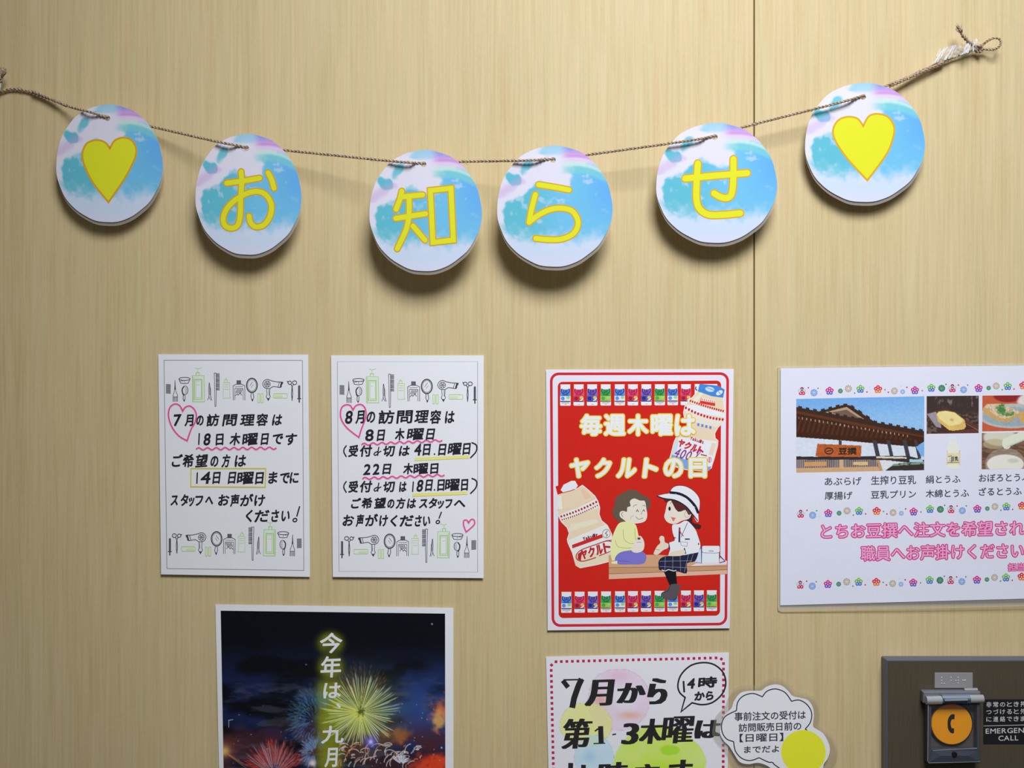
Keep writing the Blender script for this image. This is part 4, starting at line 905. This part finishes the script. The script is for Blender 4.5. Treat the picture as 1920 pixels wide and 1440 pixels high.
fc = dict(fp=[(214, 50, 96), (190, 200, 210), (60, 30, 50)], fu=[(206, 60, 140), (110, 90, 190), (90, 50, 130)], fg=[(120, 190, 90), (80, 120, 200), (40, 90, 140)], fr=[(214, 50, 70), (222, 130, 50), (170, 40, 50)])
def flower(x, y, k):
    base_d = P.d; flower_(x, y, k); P.d = base_d
def flower_(x, y, k):
    if k[0] == 'f':
        A, B, C_ = fc[k]
        for i in range(5): a = -math.pi/2+i*2*math.pi/5; P.ell(x+18*math.cos(a), y+18*math.sin(a), 14, 14, (150, 36, 70) if k == 'fp' and i == 0 else (A if (i in (0, 1, 4)) == (k != 'fp') or i in (2, 3) and k == 'fp' else B), n=12)
        for i in range(5): a = -math.pi/2+i*2*math.pi/5; P.ell(x+17*math.cos(a), y+17*math.sin(a), 4.6, 4.6, (226, 222, 240), n=8)
        for i in range(5): a = math.pi/2+i*2*math.pi/5; P.ell(x+9*math.cos(a), y+9*math.sin(a), 4, 4, C_, n=6)
    else:
        r = int(k[1:]); c = dict(b=(122, 150, 214), g=(54, 112, 84), t=(170, 160, 150))[k[0]]; P.ell(x, y, r, r, c, n=20)
        l = tuple(min(235, q+60) for q in c)
        for i in range(10): a = i*math.pi/5; P.stroke([(x+r*.3*math.cos(a), y+r*.3*math.sin(a)), (x+r*.95*math.cos(a), y+r*.95*math.sin(a))], 3, l)
        P.ell(x, y, r*.22, r*.22, l, n=8)
dots = [(303, 228, (196, 50, 70)), (375, 232, (90, 150, 90)), (650, 268, (90, 150, 90)), (742, 260, (180, 50, 90)), (877, 243, (90, 150, 90)), (902, 262, (180, 50, 60)), (1042, 225, (180, 50, 70)), (1157, 250, (100, 150, 90)), (1335, 202, (90, 130, 80)), (1428, 208, (190, 60, 90)), (1497, 208, (90, 150, 80)), (1757, 243, (90, 140, 90)), (1845, 238, (190, 60, 90)), (395, 275, (190, 215, 235)), (762, 222, (190, 215, 235)), (998, 215, (190, 215, 235))]
def frow(f):
    for x, y, k in raw: flower(*f(x, y), k)
    for x, y, c in dots: P.ell(*f(x, y), 6, 6, c, n=8)
frow(lambda x, y: (x, y)); P.T = cH; frow(lambda x, y: (x-10, y-17*(x-255)/1530)); frow(lambda x, y: (x-13, y+532-17*(x-255)/1530)); P.build('three rows of small coloured flowers')

def loc(T, pts): return [T(*p) for p in pts]
def house(x, y):
    u = (x-1440)*4; v = (y-670)*4
    C = np.ones(x.shape+(3,))*np.array([112, 166, 226.]); C = mixc(C, (142, 188, 234), sst(300, 620, v+u*.1)); nz = fbm(u/14, v/10, 4)
    pg = lambda P_, c, a=1.0: mixc(C, c, inpoly(u, v, P_)*a)
    C = pg([(212, 560), (1120, 640), (1172, 760), (1172, 870), (212, 870)], (206, 216, 232))
    rid = 6*np.sign(np.sin(u/9)); 
    C = mixc(C, (62, 40, 30), inpoly(u, v+rid, [(370, 402), (560, 352), (612, 352), (800, 478), (700, 470)]) )
    C = pg([(430, 412), (590, 372), (720, 462), (560, 440)], (176, 150, 128)); C = pg([(470, 414), (590, 392), (690, 458), (560, 440)], (112, 90, 78))
    C = mixc(C, (60, 42, 34), inpoly(u, v+rid, [(212, 366), (800, 480), (1172, 548), (1172, 600), (212, 430)])); C = pg([(212, 400), (1172, 590), (1172, 632), (1105, 672), (540, 622), (212, 598)], (92, 52, 32))
    C = pg([(212, 420), (800, 540), (1172, 600), (1172, 632), (1105, 672), (540, 622), (212, 598)], (64, 36, 24)); C = mixc(C, (112, 70, 48), inpoly(u, v, [(212, 440), (1100, 612), (1172, 632), (212, 560)])*(np.sin(u/6+v/20) > .3)*.35)
    C = mixc(C, (206, 190, 170), inpoly(u, v, [(230, 445), (1060, 585), (1060, 600), (230, 462)])*(np.sin(u/5) > .75)*.7)
    for a, b in ((532, 552), (782, 815), (888, 915), (1008, 1040), (1095, 1120)): C = pg([(a, 620), (b, 625), (b+30*(a > 700), 760), (a+30*(a > 700), 760)], (64, 62, 72))
    C = pg([(1110, 672), (1172, 640), (1172, 740), (1150, 745)], (120, 172, 230)); C = pg([(212, 748), (1050, 738), (1172, 770), (1172, 800), (850, 770), (212, 768)], (56, 48, 50)); C = pg([(810, 742), (1040, 748), (1040, 760), (812, 756)], (216, 206, 186))
    C = pg([(212, 768), (820, 768), (850, 852), (212, 862)], (150, 140, 142)); C = mixc(C, (90, 78, 76), inpoly(u, v, [(212, 768), (820, 768), (830, 820), (212, 830)])*(np.sin(u/2.6) > 0)*.8)
    C = pg([(275, 786), (442, 784), (440, 816), (275, 816)], (206, 150, 100)); C = pg([(640, 784), (752, 784), (752, 808), (640, 808)], (214, 182, 130)); C = pg([(212, 832), (820, 818), (850, 860), (212, 868)], (200, 162, 120)); C = pg([(536, 768), (562, 768), (565, 838), (538, 838)], (206, 168, 122)); C = pg([(815, 768), (835, 768), (862, 852), (840, 852)], (190, 146, 100))
    C = pg([(850, 770), (930, 775), (900, 850), (862, 852)], (214, 218, 226)); C = pg([(905, 830), (950, 800), (1100, 780), (1172, 790), (1172, 848), (880, 850)], (58, 50, 44)); C = mixc(C, (120, 150, 130), inpoly(u, v, [(935, 800), (1172, 780), (1172, 800), (930, 815)])*(nz > .4)); C = pg([(1062, 765), (1160, 765), (1160, 785), (1062, 785)], (170, 200, 226))
    C = pg([(370, 648), (702, 662), (697, 748), (356, 744)], (186, 98, 50)); C = mixc(C, (150, 74, 38), inpoly(u, v, [(370, 648), (702, 662), (697, 748), (356, 744)])*sst(.45, .7, nz)*.6); C = pg([(212, 743), (356, 745), (700, 750), (700, 756), (212, 752)], (46, 38, 40))
    return C*(1+.10*(nz-.5))[..., None]
def tofu1(x, y):
    u = (x-1440)*4; v = (y-670)*4; nz = fbm(u/22, v/14, 5); C = np.ones(x.shape+(3,))*np.array([62, 50, 46.])
    C = mixc(C, (104, 88, 76), sst(395, 450, v)*sst(.4, .65, nz)); C = mixc(C, (150, 140, 150), .7*sst(.55, .75, fbm(u/18+9, v/30, 4))*sst(390, 330, v)*sst(1230, 1300, u)); pg = lambda P_, c: mixc(C, c, inpoly(u, v, P_))
    C = pg([(1190, 420), (1340, 380), (1580, 520), (1580, 560), (1500, 573), (1300, 573), (1190, 440)], (96, 56, 48)); C = pg([(1195, 428), (1335, 392), (1560, 535), (1330, 565), (1290, 560)], (72, 46, 44)); C = pg([(1192, 425), (1260, 408), (1290, 470), (1300, 530), (1260, 520)], (150, 144, 156))
    C = pg([(1262, 430), (1278, 408), (1330, 400), (1400, 412), (1475, 470), (1484, 520), (1470, 540), (1392, 550), (1360, 548), (1275, 480)], (214, 182, 104)); C = pg([(1268, 428), (1285, 408), (1335, 402), (1395, 414), (1468, 470), (1440, 500), (1360, 515), (1285, 462)], (236, 214, 150)); C = mixc(C, (186, 140, 70), np.exp(-(np.hypot((u-1378)/14, (v-468)/9))**2)*.9)
    C = mixc(C, (170, 150, 130), np.exp(-((v-450-(u-1400)*.55)/3)**2)*sst(1450, 1480, u)*.6); return C*(1+.12*(nz-.5))[..., None]
def tofu2(x, y):
    u = (x-1440)*4; v = (y-670)*4; nz = fbm(u/12, v/12, 5); C = np.ones(x.shape+(3,))*np.array([192, 92, 64.]); C = mixc(C, (140, 40, 40), sst(1.1, .85, np.hypot((u-1800)/110, (v-290)/48))); C = mixc(C, (216, 206, 210), sst(1.1, .8, np.hypot((u-1960)/95, (v-330)/60)))
    C = mixc(C, (176, 184, 182), sst(1.03, .97, np.hypot((u-1830)/250, (v-440)/92))); C = mixc(C, (150, 166, 176), sst(1.05, .9, np.hypot((u-1830)/225, (v-445)/74))); pg = lambda P_, c: mixc(C, c, inpoly(u, v, P_))
    C = pg([(1612, 380), (1640, 350), (1730, 350), (1880, 400), (1888, 440), (1800, 486), (1730, 480), (1615, 420)], (196, 160, 104)); C = pg([(1625, 372), (1650, 352), (1740, 348), (1880, 402), (1880, 420), (1790, 462), (1730, 452)], (216, 196, 166)); C = mixc(C, (150, 120, 100), inpoly(u, v, [(1625, 372), (1650, 352), (1740, 348), (1880, 402), (1880, 420), (1790, 462), (1730, 452)])*sst(.55, .65, nz)*.6)
    C = mixc(C, (70, 130, 70), sst(1.2, .7, np.hypot((u-1750)/34, (v-385)/30)+(nz-.5)*2)); C = mixc(C, (84, 140, 74), sst(1.2, .7, np.hypot((u-1800)/50, (v-425)/16)+(nz-.5)*2.4)); C = pg([(1885, 410), (2060, 400), (2060, 490), (1890, 488)], (206, 164, 92)); return C*(1+.12*(nz-.5))[..., None]
def tofu3(x, y):
    u = (x-1440)*4; v = (y-670)*4; nz = fbm(u/30, v/12, 4); C = np.ones(x.shape+(3,))*np.array([126, 96, 78.]); C = mixc(C, (88, 62, 50), sst(.4, .65, nz)*.8); C = mixc(C, (206, 204, 190), sst(1.1, .85, np.hypot((u-1740)/130, (v-600)/66))); C = mixc(C, (182, 170, 140), sst(1.05, .9, np.hypot((u-1700)/90, (v-650)/40))*.7)
    C = mixc(C, (196, 188, 178), sst(1.03, .98, np.hypot((u-1780)/150, (v-800)/120))*.45); C = mixc(C, (222, 220, 214), sst(1.03, .95, np.hypot((u-1780)/140, (v-800)/72))); C = mixc(C, (196, 194, 180), sst(1.1, .6, np.hypot((u-1840)/50, (v-775)/20))*.8)
    q = (v-640)+(u-1790)*.42; C = mixc(C, (216, 220, 204), ((u > 1770) & (np.abs(q) < 38))*1.0); C = mixc(C, (216, 220, 204), sst(1.05, .95, np.hypot((u-1790)/34, (v-645)/44))); C = mixc(C, (170, 176, 160), sst(20, 38, q)*(q < 38)*(u > 1790)*.6); return C
def pane(name, T, q, paint, n):
    Q = loc(T, q); painted(name, Q, d5, 7e-5, n[0], list(np.linspace(0, 1, n[1])), paint, K5, n5)
pane('shop_photo', cG, [(212, 312), (1172, 292), (1172, 846), (212, 865)], house, (300, 175))
pane('fried_tofu_photo', cG, [(1190, 291), (1581, 287), (1580, 568), (1190, 574)], tofu1, (120, 90))
pane('topped_tofu_photo', cG, [(1608, 287), (2050, 283), (2050, 548), (1606, 556)], tofu2, (130, 80))
pane('soft_tofu_photo', cG, [(1604, 568), (2050, 560), (2050, 834), (1602, 840)], tofu3, (130, 80))
P = Print('soy_milk_bottle_photo', n5, d5, 6e-5, K5, cG)
P.poly(spline([(1362, 600), (1412, 600), (1416, 640), (1432, 680), (1442, 720), (1440, 815), (1425, 836), (1360, 836), (1342, 815), (1336, 720), (1345, 680), (1360, 640)], 4, True), (224, 226, 218)); P.poly(rrect(1362, 592, 1412, 625, 6), (216, 222, 240)); P.stroke([(1345, 700), (1343, 805)], 7, (198, 200, 186)); P.stroke([(1437, 700), (1437, 805)], 8, (190, 192, 178))
P.poly([(1345, 718), (1438, 716), (1438, 800), (1345, 802)], (222, 212, 170)); P.ell(1390, 755, 42, 34, (232, 232, 238)); P.text('豆乳', 1372, 1428, 745, 778, (40, 50, 80), 1.2); P.stroke([(1352, 744), (1378, 738)], 5, (110, 110, 120)); P.stroke([(1348, 790), (1432, 788)], 7, (160, 140, 90)); P.build()
P = Print('small_lettering', n5, d5, 1.1e-4, K5, cG); GK = (72, 72, 84)
for t, a, b, y0, y1 in (('あぶらげ', 426, 700, 898, 962), ('生搾り豆乳', 774, 1110, 888, 956), ('絹とうふ', 1184, 1443, 884, 946), ('おぼろとうふ', 1583, 1965, 872, 935), ('厚揚げ', 426, 632, 1006, 1068), ('豆乳プリン', 773, 1110, 998, 1060), ('木綿とうふ', 1184, 1507, 990, 1052), ('ざるとうふ', 1582, 1902, 976, 1038)):
    P.text(t, a, b, y0+4, y1, GK, .9, (b-a)*.017)
P.text('豆撰', 530, 662, 678, 728, (50, 40, 30), 2); P.stroke(ellpts(457, 702, 30, 22), 8, (60, 46, 34), closed=True); P.stroke([(440, 705), (474, 698)], 7, (60, 46, 34)); P.build()
P = Print('pink_lettering', n5, d5, 7e-5, K5, cH)
for gr, c in ((8.5, (202, 58, 132)), (1.2, (238, 168, 208))):
    P.text('とちお豆撰へ注文を希望される', 400, 2030, 335, 440, c, gr, 30, 0)
    P.text('職員へお声掛けください', 700, 1915, 500, 606, c, gr, 24, 0)
for gr, c in ((6, (202, 58, 132)), (.3, (240, 180, 216))): P.text('担当', 1802, 1925, 628, 682, c, gr, 3)
P.build('pink outlined lettering')

# ------------------------------------------------------------------ watercolour notice, bottom
K6 = .58
q6 = [(1023.8, 1231.2), (1366.6, 1223.3), (1362.5, 1712), (1034, 1716)]
d6 = lambda x, y: .0016+(y-1225)*2e-6
n6 = sheet('watercolour_notice', q6, d6, 'white notice with a red dotted frame, watercolour circles and brush lettering', 'notice', K6, wname='paper_foot', rgb=(190, 191, 206))
cI = crop(1010, 1210, 5.647)
def wcol(x, y):
    u = (x-1010)*5.647; v = (y-1210)*5.647; nz = fbm(u/110, v/110, 5); f = fbm(u/18, v/18, 3); C = np.ones(x.shape+(3,))*np.array([190, 191, 206.])
    def wash(C, cx, cy, rx, ry, c, a, edge, e=.02):
        q = np.hypot((u-cx)/rx, (v-cy)/ry)+(nz-.5)*.10+(f-.5)*.02
        C = mixc(C, c, sst(1+e, 1-e, q)*a*(.75+.5*(nz-.3))); return mixc(C, edge, np.exp(-((q-1)/.008)**2)*.5)
    C = wash(C, 845, 575, 330, 325, (206, 166, 188), .62, (140, 120, 140)); C = mixc(C, (214, 150, 166), .5*np.exp(-(np.hypot((u-850)/120, (v-330)/60))**2)); C = mixc(C, (210, 130, 120), .7*np.exp(-(np.hypot((u-650)/80, (v-580)/60))**2)); C = mixc(C, (200, 201, 216), .8*np.exp(-(np.hypot((u-900)/130, (v-560)/110))**2)); C = mixc(C, (214, 140, 120), .7*np.exp(-(np.hypot((u-970)/120, (v-740)/40))**2))
    C = wash(C, 500, 840, 275, 235, (206, 196, 96), .75, (130, 120, 70)); C = mixc(C, (206, 180, 150), .5*np.exp(-(np.hypot((u-640)/80, (v-730)/90))**2)); C = wash(C, 585, 1180, 210, 230, (148, 184, 206), .7, (120, 140, 160)); C = mixc(C, (120, 160, 206), .5*np.exp(-(np.hypot((u-540)/60, (v-1180)/60))**2))
    C = wash(C, 1280, 1310, 488, 465, (166, 194, 62), .92, (160, 190, 90), .015); C = mixc(C, (136, 184, 40), .8*sst(1.1, .85, np.hypot((u-1390)/105, (v-1110)/55)+(f-.5)*.2)); C = mixc(C, (150, 190, 30), .6*np.exp(-(np.hypot((u-1300)/220, (v-1290)/60))**2)); C = mixc(C, (180, 196, 110), .6*np.exp(-(np.hypot((u-1000)/90, (v-1190)/60))**2))
    C = mixc(C, (186, 192, 200), .6*sst(1.05, .9, np.hypot((u-1990)/130, (v-900)/260))); return C
painted('watercolour_wash', [(1024.2, 1231.7), (1366.1, 1223.8), (1362.1, 1711.5), (1034.4, 1715.5)], d6, 5e-5, 200, list(np.linspace(0, .46, 150))+list(np.linspace(.46, 1, 20))[1:], wcol, K6, n6)
P = Print('dotted_frame', n6, d6, 9e-5, K6); DR = (160, 30, 68)
def sq(x, y, a=0): r = 2.55; P.poly([(x+r*math.cos(a+q)*1.414, y+r*math.sin(a+q)*1.414) for q in (math.pi/4, 3*math.pi/4, 5*math.pi/4, 7*math.pi/4)], DR)
for i in range(29): sq(1052.5+i*10.36, 1240.4-i*.245)
sq(1042.5, 1240.8, .1); sq(1034.2, 1247, .8); sq(1352.5, 1235.6, .7)
for i in range(44): sq(1033.5+i*.23, 1257+i*10.28); sq(1356.6-i*.03, 1244.2+i*10.2)
P.build('dotted dark red frame')
P = Print('brush_lettering', n6, d6, 1.3e-4, K6, cI); BK = (34, 32, 34)
def brush(ch, a, b, y0, y1, gr=9, sl=.12): 
    v_, f_ = glyph(ch)
    base_d = P.d
    for ox in (-1.6, -.8, 0, .8, 1.6):
        P.char(ch, a+gr*1.6+ox*gr, b-gr*1.6+ox*gr, y0+4, y1-4, BK, 2.2, sl, slope=-.03, ink=True)
    P.d = base_d
for ch, a, b, y0, y1, gr in (('月', 500, 790, 362, 642, 13), ('か', 830, 1135, 395, 612, 12), ('ら', 1155, 1368, 345, 625, 14), ('第', 250, 555, 775, 1095, 9), ('3', 885, 1062, 822, 1050, 11), ('木', 1070, 1312, 775, 1045, 10), ('曜', 1310, 1645, 750, 1038, 7), ('は', 1655, 1930, 790, 985, 11),
                          ('時', 625, 945, 1235, 1520, 9), ('店', 985, 1270, 1255, 1520, 9), ('す', 1370, 1620, 1210, 1520, 10)): brush(ch, a, b, y0, y1, gr)
P.stroke([(255, 372), (312, 445)], 50, BK, caps=False); P.stroke([(262, 366), (470, 362)], 16, BK, caps=False); P.stroke([(455, 355), (420, 430), (375, 560), (355, 662)], 62, BK, caps=False); P.stroke([(785, 945), (815, 940)], 14, BK); P.stroke([(656, 856), (662, 1036)], 54, BK, caps=False); P.stroke([(600, 905), (660, 862)], 16, BK); P.stroke([(585, 1040), (700, 1036)], 12, BK)
P.stroke([(340, 1245), (335, 1420)], 52, BK, caps=False); P.stroke([(475, 1265), (470, 1500)], 50, BK, caps=False); P.stroke([(330, 1420), (540, 1410)], 16, BK)
P.T = crop(1240, 1210, 5.647)
P.stroke(spline([(325, 608), (430, 628), (540, 605), (640, 520), (682, 410), (655, 290), (560, 205), (440, 183), (310, 215), (210, 310), (175, 420), (195, 500), (252, 552)], 6)+[(210, 702), (325, 608)], 17, BK, closed=True)
P.stroke([(235, 385), (242, 490)], 20, BK); P.hand([('4', 275, 358), ('時', 390, 592)], 345, 462, BK, 6, .1, -.1); P.hand([('か', 350, 462), ('ら', 470, 555)], 485, 592, BK, 6, .1, -.05); P.build('black brush lettering')

# ------------------------------------------------------------------ speech bubble sticker
K7 = .62
cJ = crop(1240, 1210, 5.647)
d7 = lambda x, y: .0042
outl = [(630, 850), (650, 770), (720, 690), (745, 660), (770, 590), (830, 510), (900, 485), (980, 480), (1060, 478), (1110, 440), (1190, 415), (1270, 425), (1340, 480), (1390, 535), (1470, 555), (1550, 580), (1600, 650), (1615, 740), (1605, 850), (1640, 885), (1710, 930), (1760, 1010), (1785, 1100), (1765, 1190), (1720, 1260), (1700, 1330), (1600, 1420), (1350, 1430), (1200, 1330), (1110, 1270), (1020, 1245), (920, 1258), (830, 1235), (770, 1150), (720, 1070), (660, 1010), (620, 930)]
root = empty('speech_bubble_card', W(1452, 1360, .004)); tag(root, 'clear-laminated cloud-shaped card beside the emergency call panel', 'card')
def blob(name, pts, dep, th, mat, sc=1.0, mid=(1180, 860)):
    Q = [cJ(mid[0]+(x-mid[0])*sc, mid[1]+(y-mid[1])*sc) for x, y in spline(pts, 5, True)]; n = len(Q)
    V = [W(x, y, dep) for x, y in Q]+[W(x, y, dep-th) for x, y in Q]
    F = [tuple(range(n)), tuple(range(2*n-1, n-1, -1))]+[(i, n+i, n+(i+1) % n, (i+1) % n) for i in range(n)]
    return mesh_obj(name, V, F, mat, root)
blob('laminate_film', outl, .0040, .0003, film_mat('card_film', .15, (.50, .44, .34), .3), 1.145, (1180, 880))
blob('paper', outl, .0042, .00015, paper_mat((200, 202, 218), K7, 'paper_card'))
P = Print('bubble_outline', root, d7, 5e-5, K7, cJ)
lobes = [[(795, 690), (810, 600), (870, 535), (970, 510), (1070, 545)], [(1070, 545), (1120, 485), (1210, 462), (1310, 500), (1378, 592)], [(1378, 592), (1460, 580), (1540, 625), (1590, 710), (1580, 810), (1525, 885)], [(1525, 885), (1545, 905)], [(1250, 1300), (1200, 1265), (1175, 1240), (1130, 1235), (1035, 1190)], [(1035, 1190), (940, 1220), (850, 1195), (785, 1120), (765, 1020)], [(765, 1020), (690, 990), (645, 920), (640, 830), (680, 750), (795, 690)]]
for l in lobes: P.stroke(spline(l, 8), 11, (36, 34, 46))
P.ell(1505, 1130, 238, 232, (206, 204, 44), .5, n=40); P.build('cloud outline with a plain yellow patch')
P = Print('lettering', root, d7, 9e-5, K7, cJ)
for t, a, b, y0, y1 in (('事前注文の受付は', 775, 1528, 712, 800), ('訪問販売日前の', 820, 1480, 830, 915), ('【日曜日】', 830, 1290, 940, 1025), ('までだよ', 878, 1245, 1068, 1142)): P.text(t, a, b, y0, y1, (50, 48, 62), 1.6, (b-a)*.028)
P.build()

# ------------------------------------------------------------------ emergency call panel
def brushed(name, rgb, metal, rough):
    m, nt, b = new_mat(name); N = nt.nodes; tc = N.new('ShaderNodeTexCoord'); mp = N.new('ShaderNodeMapping'); mp.inputs['Scale'].default_value = (1500, 1, 25)
    n = N.new('ShaderNodeTexNoise'); n.inputs['Scale'].default_value = 1; n.inputs['Detail'].default_value = 2; nt.links.new(tc.outputs['Object'], mp.inputs['Vector']); nt.links.new(mp.outputs['Vector'], n.inputs['Vector'])
    r = N.new('ShaderNodeValToRGB'); c = lin(rgb); r.color_ramp.elements[0].position = .3; r.color_ramp.elements[0].color = (*(c*.88), 1); r.color_ramp.elements[1].position = .7; r.color_ramp.elements[1].color = (*(c*1.12), 1)
    nt.links.new(n.outputs['Fac'], r.inputs['Fac']); nt.links.new(r.outputs['Color'], b.inputs['Base Color']); b.inputs['Metallic'].default_value = metal; b.inputs['Roughness'].default_value = rough; return m
face_m = brushed('bronze_hairline_plate', (92, 82, 64), .25, .55); rim_m = flat((92, 98, 122), 1.0, .42, .12, .3)
steel = flat((190, 194, 204), .9, .2, .45, .8); smoke = flat((72, 74, 84), 1.0, .25, 0.2, .5)
px0, pz1 = X(1652), Z(1229.5); px1, pz0 = X(2120), Z(2250)
root = empty('emergency_call_panel', W(1800, 1500, 0)); tag(root, 'bronze metal lift panel with an orange telephone button under a hinged cover', 'control panel')
box_w('bezel', px0, px1, pz0, pz1, 0, .0186, rim_m, root, .0014, 3)
box_w('faceplate', px0+.0016, px1-.0016, pz0+.0016, pz1-.0016, .0180, .0192, face_m, root)
dF = .0192
c8 = crop(1620, 1205, 6.127)
def at(x, y, d): p = c8(x, y); return W(p[0], p[1], d)
def boxc(name, x0, x1, y0, y1, da, db, mat, par, bevel=0.0, seg=2, dproj=None):
    """box placed from crop pixels as seen at depth dproj (default its front)"""
    dp = db if dproj is None else dproj; a = at(x0, y0, dp); b = at(x1, y1, dp); return box_w(name, a[0], b[0], b[2], a[2], da, db, mat, par, bevel, seg)
br = boxc('braille_plate', 812, 1250, 345, 522, dF, dF+.0008, flat((134, 134, 140), .62, .45, .3), root, .0003)
V, F = [], []
for (x, y) in ((893, 400), (893, 435), (893, 468), (922, 470), (1000, 400), (1000, 435), (1083, 400), (1055, 435), (1083, 435), (1083, 465), (1135, 433), (1165, 433), (1150, 433)):
    c = np.array(at(x, y, dF+.0008)); b0 = len(V); n = 8
    for r, h in ((.0007, 0), (.0005, .0004), (.0002, .0006)):
        for i in range(n): a = 2*math.pi*i/n; V.append((c[0]+r*math.cos(a), c[1]-h, c[2]+r*math.sin(a)))
    for k in range(2):
        for i in range(n): j = (i+1) % n; F.append((b0+k*n+i, b0+k*n+j, b0+(k+1)*n+j, b0+(k+1)*n+i))
    F.append(tuple(b0+2*n+i for i in range(n)))
o = mesh_obj('braille_dots', V, F, flat((170, 170, 176), .62, .4, .3), br)
# button housing: frame of four bars round a recess, button inside, clear lid with hinge
cov = boxc('button_housing', 742, 1330, 700, 1380, dF, dF+.004, flat((84, 80, 76), .8, .5, .2), root, .0008, dproj=dF+.014)
hd = dF+.014
boxc('housing_side', 735, 775, 700, 1385, dF, hd, smoke, cov, .0008); boxc('housing_side', 1300, 1335, 700, 1385, dF, hd, smoke, cov, .0008)
boxc('housing_foot', 735, 1335, 1218, 1385, dF, hd-.001, smoke, cov, .0012)
def cyl(name, c, r, d0, d1, mat, par, n=48, bev=.0006):
    V, F = [], []
    prof = [(r, d0), (r, d1-bev), (r-bev, d1)]
    for rr_, d in prof:
        for i in range(n): a = 2*math.pi*i/n; V.append((c[0]+rr_*math.cos(a), -d, c[2]+rr_*math.sin(a)))
    for k in range(2):
        for i in range(n): j = (i+1) % n; F.append((k*n+i, k*n+j, (k+1)*n+j, (k+1)*n+i))
    F.append(tuple(2*n+i for i in range(n))); F.append(tuple(range(n-1, -1, -1)))
    return mesh_obj(name, V, F, mat, par)
bc = at(1012, 940, dF+.009)
cyl('button_ring', bc, 252/6.127*S, dF+.003, dF+.0055, flat((44, 42, 42), .9, .35, .3), cov)
bt = cyl('call_button', bc, 229/6.127*S, dF+.003, dF+.0085, flat((198, 116, 0), .50, .5), root); bt['label'] = 'round orange push button'
P = Print('handset_symbol', bt, lambda x, y: dF+.0085, 4e-5, .7, c8)
P.poly(spline([(1042, 825), (1012, 822), (985, 842), (965, 880), (960, 930), (965, 985), (985, 1025), (1012, 1042), (1034, 1038)], 5)+[(1035, 985)]+[(1008, 982)]+spline([(1000, 960), (995, 930), (1000, 900)], 4)+[(1010, 882), (1040, 880)], (24, 18, 14)); P.build('black telephone handset')
lid = boxc('clear_lid', 742, 1330, 705, 1380, hd+.0004, hd+.0016, film_mat('clear_acrylic', .02, (.5, .53, .6), .06), root, .0005)
# chamfered pull at the lid's foot with its keyhole
V = [at(790, 1240, hd+.002), at(1300, 1240, hd+.002), at(1210, 1300, hd+.0035), at(880, 1300, hd+.0035), at(1335, 1375, hd+.002), at(738, 1378, hd+.002)]
mesh_obj('lid_pull', V, [(0, 3, 2, 1), (3, 5, 4, 2), (0, 5, 3), (1, 2, 4)], flat((82, 88, 104), 1.0, .2, .3), lid)
kc = at(1040, 1285, hd+.0036); cyl('keyhole', kc, .0030, hd+.002, hd+.0042, flat((24, 22, 26), .9), lid, 20, .0003)
V, F = [], []
for pts in ([(738, 715), (733, 1360), (745, 1382)], [(745, 1382), (1330, 1368)], [(790, 1240), (1300, 1212)]):
    tube(V, F, np.array([at(x, y, hd+.002) for x, y in pts]), .00035, 6)
mesh_obj('lid_edge', V, F, flat((176, 182, 196), .8, .15, .6), lid)
# hinge
hg = boxc('hinge_block', 680, 1345, 560, 700, dF, hd-.004, flat((122, 126, 138), .8, .35, .5), root, .0015, dproj=hd-.004)
def barrel(name, x0, x1, y, r, d, mat, par):
    a = at(x0, y, d); b = at(x1, y-2*(x1-x0)/100, d); V, F = [], []; tube(V, F, np.array([a, b]), r, 20); return mesh_obj(name, V, F, mat, par)
barrel('hinge_barrel', 712, 888, 662, .0046, hd, steel, hg); barrel('hinge_barrel', 1212, 1366, 648, .0046, hd, steel, hg); barrel('hinge_knuckle', 890, 1212, 645, .0046, hd-.001, flat((132, 140, 160), .8, .35, .6), hg)
barrel('hinge_pin', 925, 1190, 664, .0012, hd+.0045, flat((170, 182, 206), .8, .2, .7), hg); boxc('hinge_leaf', 890, 1225, 640, 700, hd+.001, hd+.0035, flat((58, 68, 100), .8, .3, .3), hg, .0006)
for a, b in ((668, 800), (1150, 1300)): barrel('hinge_cap', a, b, 572 if a < 1000 else 545, .0022, dF+.006, flat((160, 160, 164), .8, .35, .5), hg)
lb = boxc('instruction_plate', 1372, 2200, 652, 1166, dF, dF+.0004, flat((30, 30, 34), .8, .5), root); lb['label'] = 'black instruction plate'
P = Print('lettering', lb, lambda x, y: dF+.0004, 5e-5, .62, c8); LG_ = (168, 170, 176)
for t, y in (('非常のとき押し', 682), ('つづけると外部', 766), ('に連絡できます', 850)):
    for i, ch in enumerate(t): P.char(ch, 1406+78.5*i, 1464+78.5*i, y-1.5*i, y+60-1.5*i, LG_, .8)
P.stroke([(1375, 957), (2180, 936)], 6, (170, 172, 178), caps=False)
P.text('EMERGENCY', 1398, 1978, 986, 1045, LG_, 1.0, 14); P.text('CALL', 1545, 1772, 1068, 1126, LG_, 1.0, 5) ; P.build()
